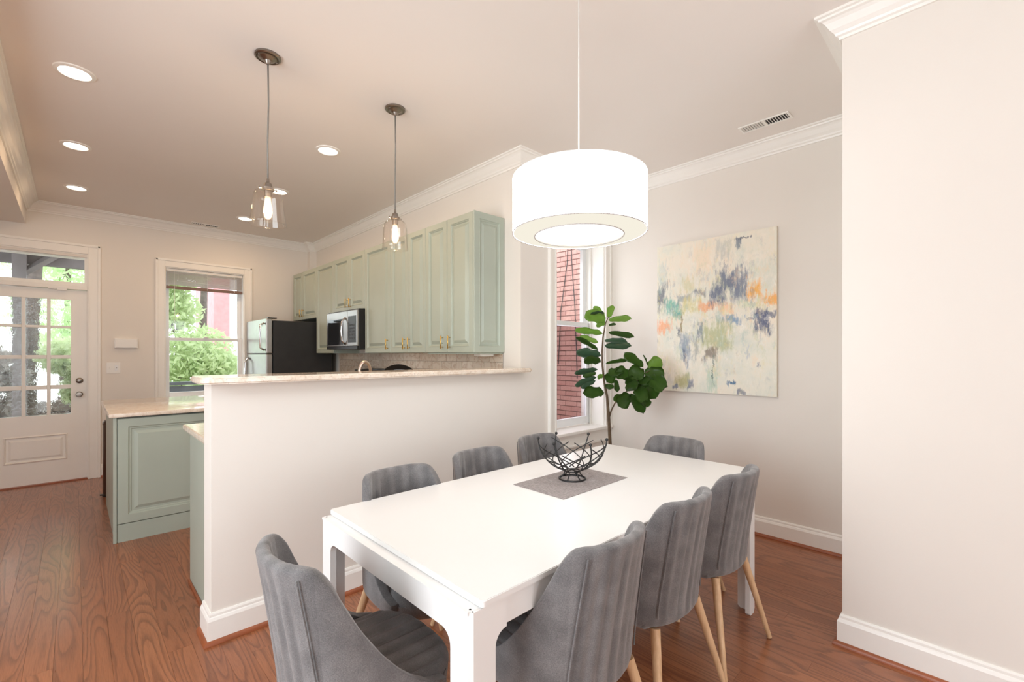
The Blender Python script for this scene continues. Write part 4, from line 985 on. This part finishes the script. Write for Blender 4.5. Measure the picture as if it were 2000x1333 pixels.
def leaf_bm(b, t_, w, tilt):
    d = (t_-b); L = d.length; d.normalize(); view = (b-Vector((0, 0, CH))).normalized()
    side = d.cross(view).normalized(); nrm_ = side.cross(d).normalized()
    side = (Matrix.Rotation(tilt, 3, d) @ side); nrm_ = (Matrix.Rotation(tilt, 3, d) @ nrm_)
    if nrm_.z < 0: nrm_ = -nrm_
    bm = bmesh.new(); prof = [(0, .03), (.08, .26), (.2, .40), (.34, .38), (.46, .42), (.6, .50), (.74, .50), (.86, .40), (.95, .22), (1.0, .02)]
    rows_ = []
    for i, (q, ww) in enumerate(prof):
        row_ = []
        for k in (-1, -.5, 0, .5, 1):
            wav = .10*w*math.sin(q*16+k*2)*abs(k); p = b+d*(q*L)+side*(k*ww*w)+nrm_*(abs(k)**1.3*w*.14-.10*L*(q-.4)**2*1.2+wav*.55)
            row_.append(bm.verts.new(p))
        rows_.append(row_)
    for a, c in zip(rows_, rows_[1:]):
        for k in range(4): bm.faces.new((a[k], a[k+1], c[k+1], c[k]))
    ext = bmesh.ops.solidify(bm, geom=bm.faces[:], thickness=.0012); bmesh.ops.recalc_face_normals(bm, faces=bm.faces)
    return bm
for (a, b, c, d, w, mk, tl) in LEAVES:
    dz = rl.uniform(-.10, .04); p0 = plant_pt(a, b, dz*.2); p1 = plant_pt(c, d, dz+rl.uniform(-.04, .04)-.02)
    tilt = math.radians(tl)*rl.choice((-1, 1)); W_ = w/4.4435/FPX*3.8/max(.5, math.cos(tilt))
    obj('leaf', leaf_bm(p0, p1, W_, tilt), {'b': 'leafbright', 'd': 'leaf', 'g': 'leafgloss'}[mk], fp_, smooth=True)

# ------------------------------------------------------------------ outside
struct('ground', B(-12, 16, YN+.25, 24, -.5, -.4), 'ground', 'pale gravelly yard outside the back door')
struct('ground_lightwell', B(2.75, 6, YW+.3, YN+.2, -.5, -.39), 'ground', 'paved strip of the side passage')
# neighbour's brick wall across the side passage
XB = 5.3
bwall = sroot('wall_neighbour', 'pink painted brick wall seen through the tall narrow window', 'wall', (XB, 4.3, -.4))
obj('mortar_bed', B(XB+.006, XB+.25, YW+.3, 8.0, -.4, 5.2), 'mortar', bwall)
rbk = random.Random(9); stuff = bmesh.new(); nb = 0
zc = -.38; ri = 0
while zc < 4.2:
    off = 0 if ri % 2 else .105; y = 2.9+off
    while y < 6.4:
        jut = rbk.uniform(-.002, .003)
        if 3.70 < y < 4.85 and .15 < zc < 3.3:
            obj('brick', B(XB-.004-jut, XB+.007, y, y+.20, zc+rbk.uniform(0, .003), zc+.064, bev=.003), 'brick', bwall); nb += 1
        else: box(stuff, XB-.004-jut, XB+.007, y, y+.20, zc, zc+.064)
        y += .211
    zc += .0745; ri += 1
obj('brickwork', stuff, 'brick', bwall, kind='stuff')
cbl = thing('cable', 'two dark cables hanging down the neighbouring brick wall', 'cable', (XB-.02, 4.3, .6))
obj('strand', T([(XB-.015, 4.30, 3.3), (XB-.018, 4.33, 2.7), (XB-.018, 4.45, 2.0), (XB-.018, 4.50, 1.2)], .006, 6), 'cable', cbl, smooth=True)
obj('strand', T([(XB-.015, 4.27, 3.3), (XB-.018, 4.24, 2.7), (XB-.018, 4.18, 2.0), (XB-.018, 4.14, 1.0)], .006, 6), 'cable', cbl, smooth=True)
# deck, railing, porch
dk = thing('deck', 'grey deck outside the back door', 'deck', (0, 7.8, -.4))
for i in range(14): obj('deck_board', B(-2.2, 2.6, 6.99+i*.143, 6.99+i*.143+.137, -.05, -.015), 'porch', dk)
obj('joists', B(-2.1, 2.5, 7.02, 8.9, -.4, -.052), 'darkdeck', dk)
rl_ = thing('deck_railing', 'dark wooden deck railing outside the back window', 'railing', (1.3, 8.25, -.015))
for xx in (.45, 1.44, 2.45): obj('post', B(xx, xx+.07, 8.22, 8.29, -.015, .98), 'darkdeck', rl_)
obj('top_rail', B(.40, 2.56, 8.18, 8.33, .90, .945), 'darkdeck', rl_); obj('rail_board', B(.45, 2.5, 8.2, 8.219, .80, .885), 'darkdeck', rl_); obj('rail_board', B(.45, 1.38, 8.2, 8.219, .60, .77), 'darkdeck', rl_); obj('bottom_rail', B(.45, 2.5, 8.22, 8.26, .08, .13), 'darkdeck', rl_)
for i in range(8): obj('baluster', B(1.56+i*.11, 1.585+i*.11, 8.235, 8.26, .13, .80), 'darkdeck', rl_)
pr = thing('porch_roof', 'grey beamed porch roof seen through the transom', 'porch roof', (-.4, 8, 2.5))
obj('ceiling_board', B(-2.4, .35, 7.0, 9.4, 3.08, 3.12), 'porch', pr); obj('cross_beam', B(-2.4, .35, 9.3, 9.42, 2.62, 3.08), 'porch', pr)
for xx in (-1.6, -.98, -.42): obj('rafter', B(xx, xx+.09, 7.0, 9.29, 2.94, 3.079), 'porch', pr)
for xx in (-1.12, -.62): obj('post', B(xx, xx+.14, 9.15, 9.29, -.4, 2.94), 'porch', pr)
obj('brace', T([(-.55, 9.22, 2.45), (-.05, 9.22, 2.9)], .05, 4), 'porch', pr)
def tree(name, lb, x, y, h, rtr, crowns, seed, mat='foliage', lean=.1, nleaf=1700):
    r = thing(name, lb, 'tree', (x, y, -.4)); q = random.Random(seed)
    tk = bmesh.new(); tube(tk, [(x, y, -.4), (x+lean*.4, y, h*.4), (x+lean, y, h)], [rtr, rtr*.8, rtr*.45], 12)
    for (cx, cy, cz, cr) in crowns: tube(tk, [(x+lean*.6, y, cz-.8 if cz > 1.2 else .3), (cx, cy, cz)], [rtr*.35, rtr*.12], 6)
    obj('trunk', tk, 'bark', r, smooth=True)
    fm = bmesh.new()
    for (cx, cy, cz, cr) in crowns:
        for i in range(nleaf):
            u = Vector((q.gauss(0, 1), q.gauss(0, 1), q.gauss(0, 1))).normalized()*cr*(q.random()**.45)
            p = Vector((cx, cy, cz))+Vector((u.x, u.y, u.z*.75)); s = q.uniform(.04, .10)
            a = Vector((q.gauss(0, 1), q.gauss(0, 1), q.gauss(0, 1))).normalized(); b = a.orthogonal().normalized()
            vs_ = [fm.verts.new(p+a*s), fm.verts.new(p+b*s*.45), fm.verts.new(p-a*s), fm.verts.new(p-b*s*.45)]; fm.faces.new(vs_)
    obj('foliage', fm, mat, r, kind='stuff')
tree('tree', 'leafy green tree filling the back window view', 1.6, 12.2, 3.4, .10, [(1.5, 11.8, 3.1, .62), (1.4, 12.0, 2.3, .65), (1.3, 12.0, 3.9, .6), (1.85, 11.6, 1.4, .75), (1.5, 11.8, .7, .8), (2.3, 12.0, 1.0, .6)], 1, nleaf=1500)
tree('shrub', 'pale green shrub low behind the deck railing', 1.6, 9.6, .8, .04, [(1.2, 9.6, .3, .6), (2.0, 9.7, .35, .6)], 4, 'foliage2', nleaf=1300)
tree('tree', 'pale green tree seen through the right panes of the back door', -.2, 14.0, 3.6, .10, [(-.1, 13.6, 2.2, 1.1), (.3, 13.8, 1.5, 1.0), (-.2, 14.2, 3.4, 1.0)], 6, 'foliage2', nleaf=1400)
tree('tree', 'grey trunked tree seen through the middle panes of the back door', -.62, 11.0, 5.0, .13, [(-1.2, 11.0, 5.4, 1.1), (-.4, 11.4, 5.8, 1.0)], 8, 'foliage2', .25, 900)
M['twig'] = mk_leaf('grey_twiggy_shrub', (150, 142, 138), (196, 190, 184), .3, .8)
tree('shrub', 'grey twiggy shrub close behind the left panes of the back door', -1.35, 10.0, 1.6, .05, [(-1.2, 9.9, 1.0, .75), (-1.15, 9.8, .3, .6), (-1.5, 10, 1.6, .6)], 15, 'twig', nleaf=2200)
tree('shrub', 'bright green shrub behind the right panes of the back door', 0, 9.95, 1.4, .05, [(-.02, 9.95, 1.3, .40), (.2, 9.95, .8, .38)], 16, 'foliage', nleaf=1300)
tree('tree', 'slim grey tree trunk beside the red house', 2.25, 13.5, 6.0, .10, [(2.5, 13.5, 6.2, .7)], 12, 'foliage', .15, 700)
gw = thing('garden_wall', 'low grey stone wall across the yard', 'garden wall', (-1.5, 12.5, -.4))
rs_ = random.Random(2)
for j in range(4):
    xx = -4.2+rs_.uniform(-.2, 0)
    while xx < .4: wdt = rs_.uniform(.3, .6); obj('stone', B(xx, xx+wdt-.02, 12.3, 12.6, -.4+j*.22, -.4+j*.22+.205, bev=.02), 'bark' if rs_.random() < .5 else 'porch', gw); xx += wdt
hs = thing('red_house', 'red sided house far beyond the garden', 'house', (4.4, 18, -.4))
obj('wall', B(3.18, 3.62, 17, 20, -.4, 4.3), 'redhouse', hs); obj('white_wing', B(3.64, 6.5, 17.2, 20, -.4, 5.5), 'trimshade', hs)
obj('window', B(3.30, 3.50, 16.96, 16.999, .9, 1.5), 'darkglass', hs)
obj('roof', B(3.1, 3.63, 16.85, 20.1, 4.3, 4.45), 'darkdeck', hs)
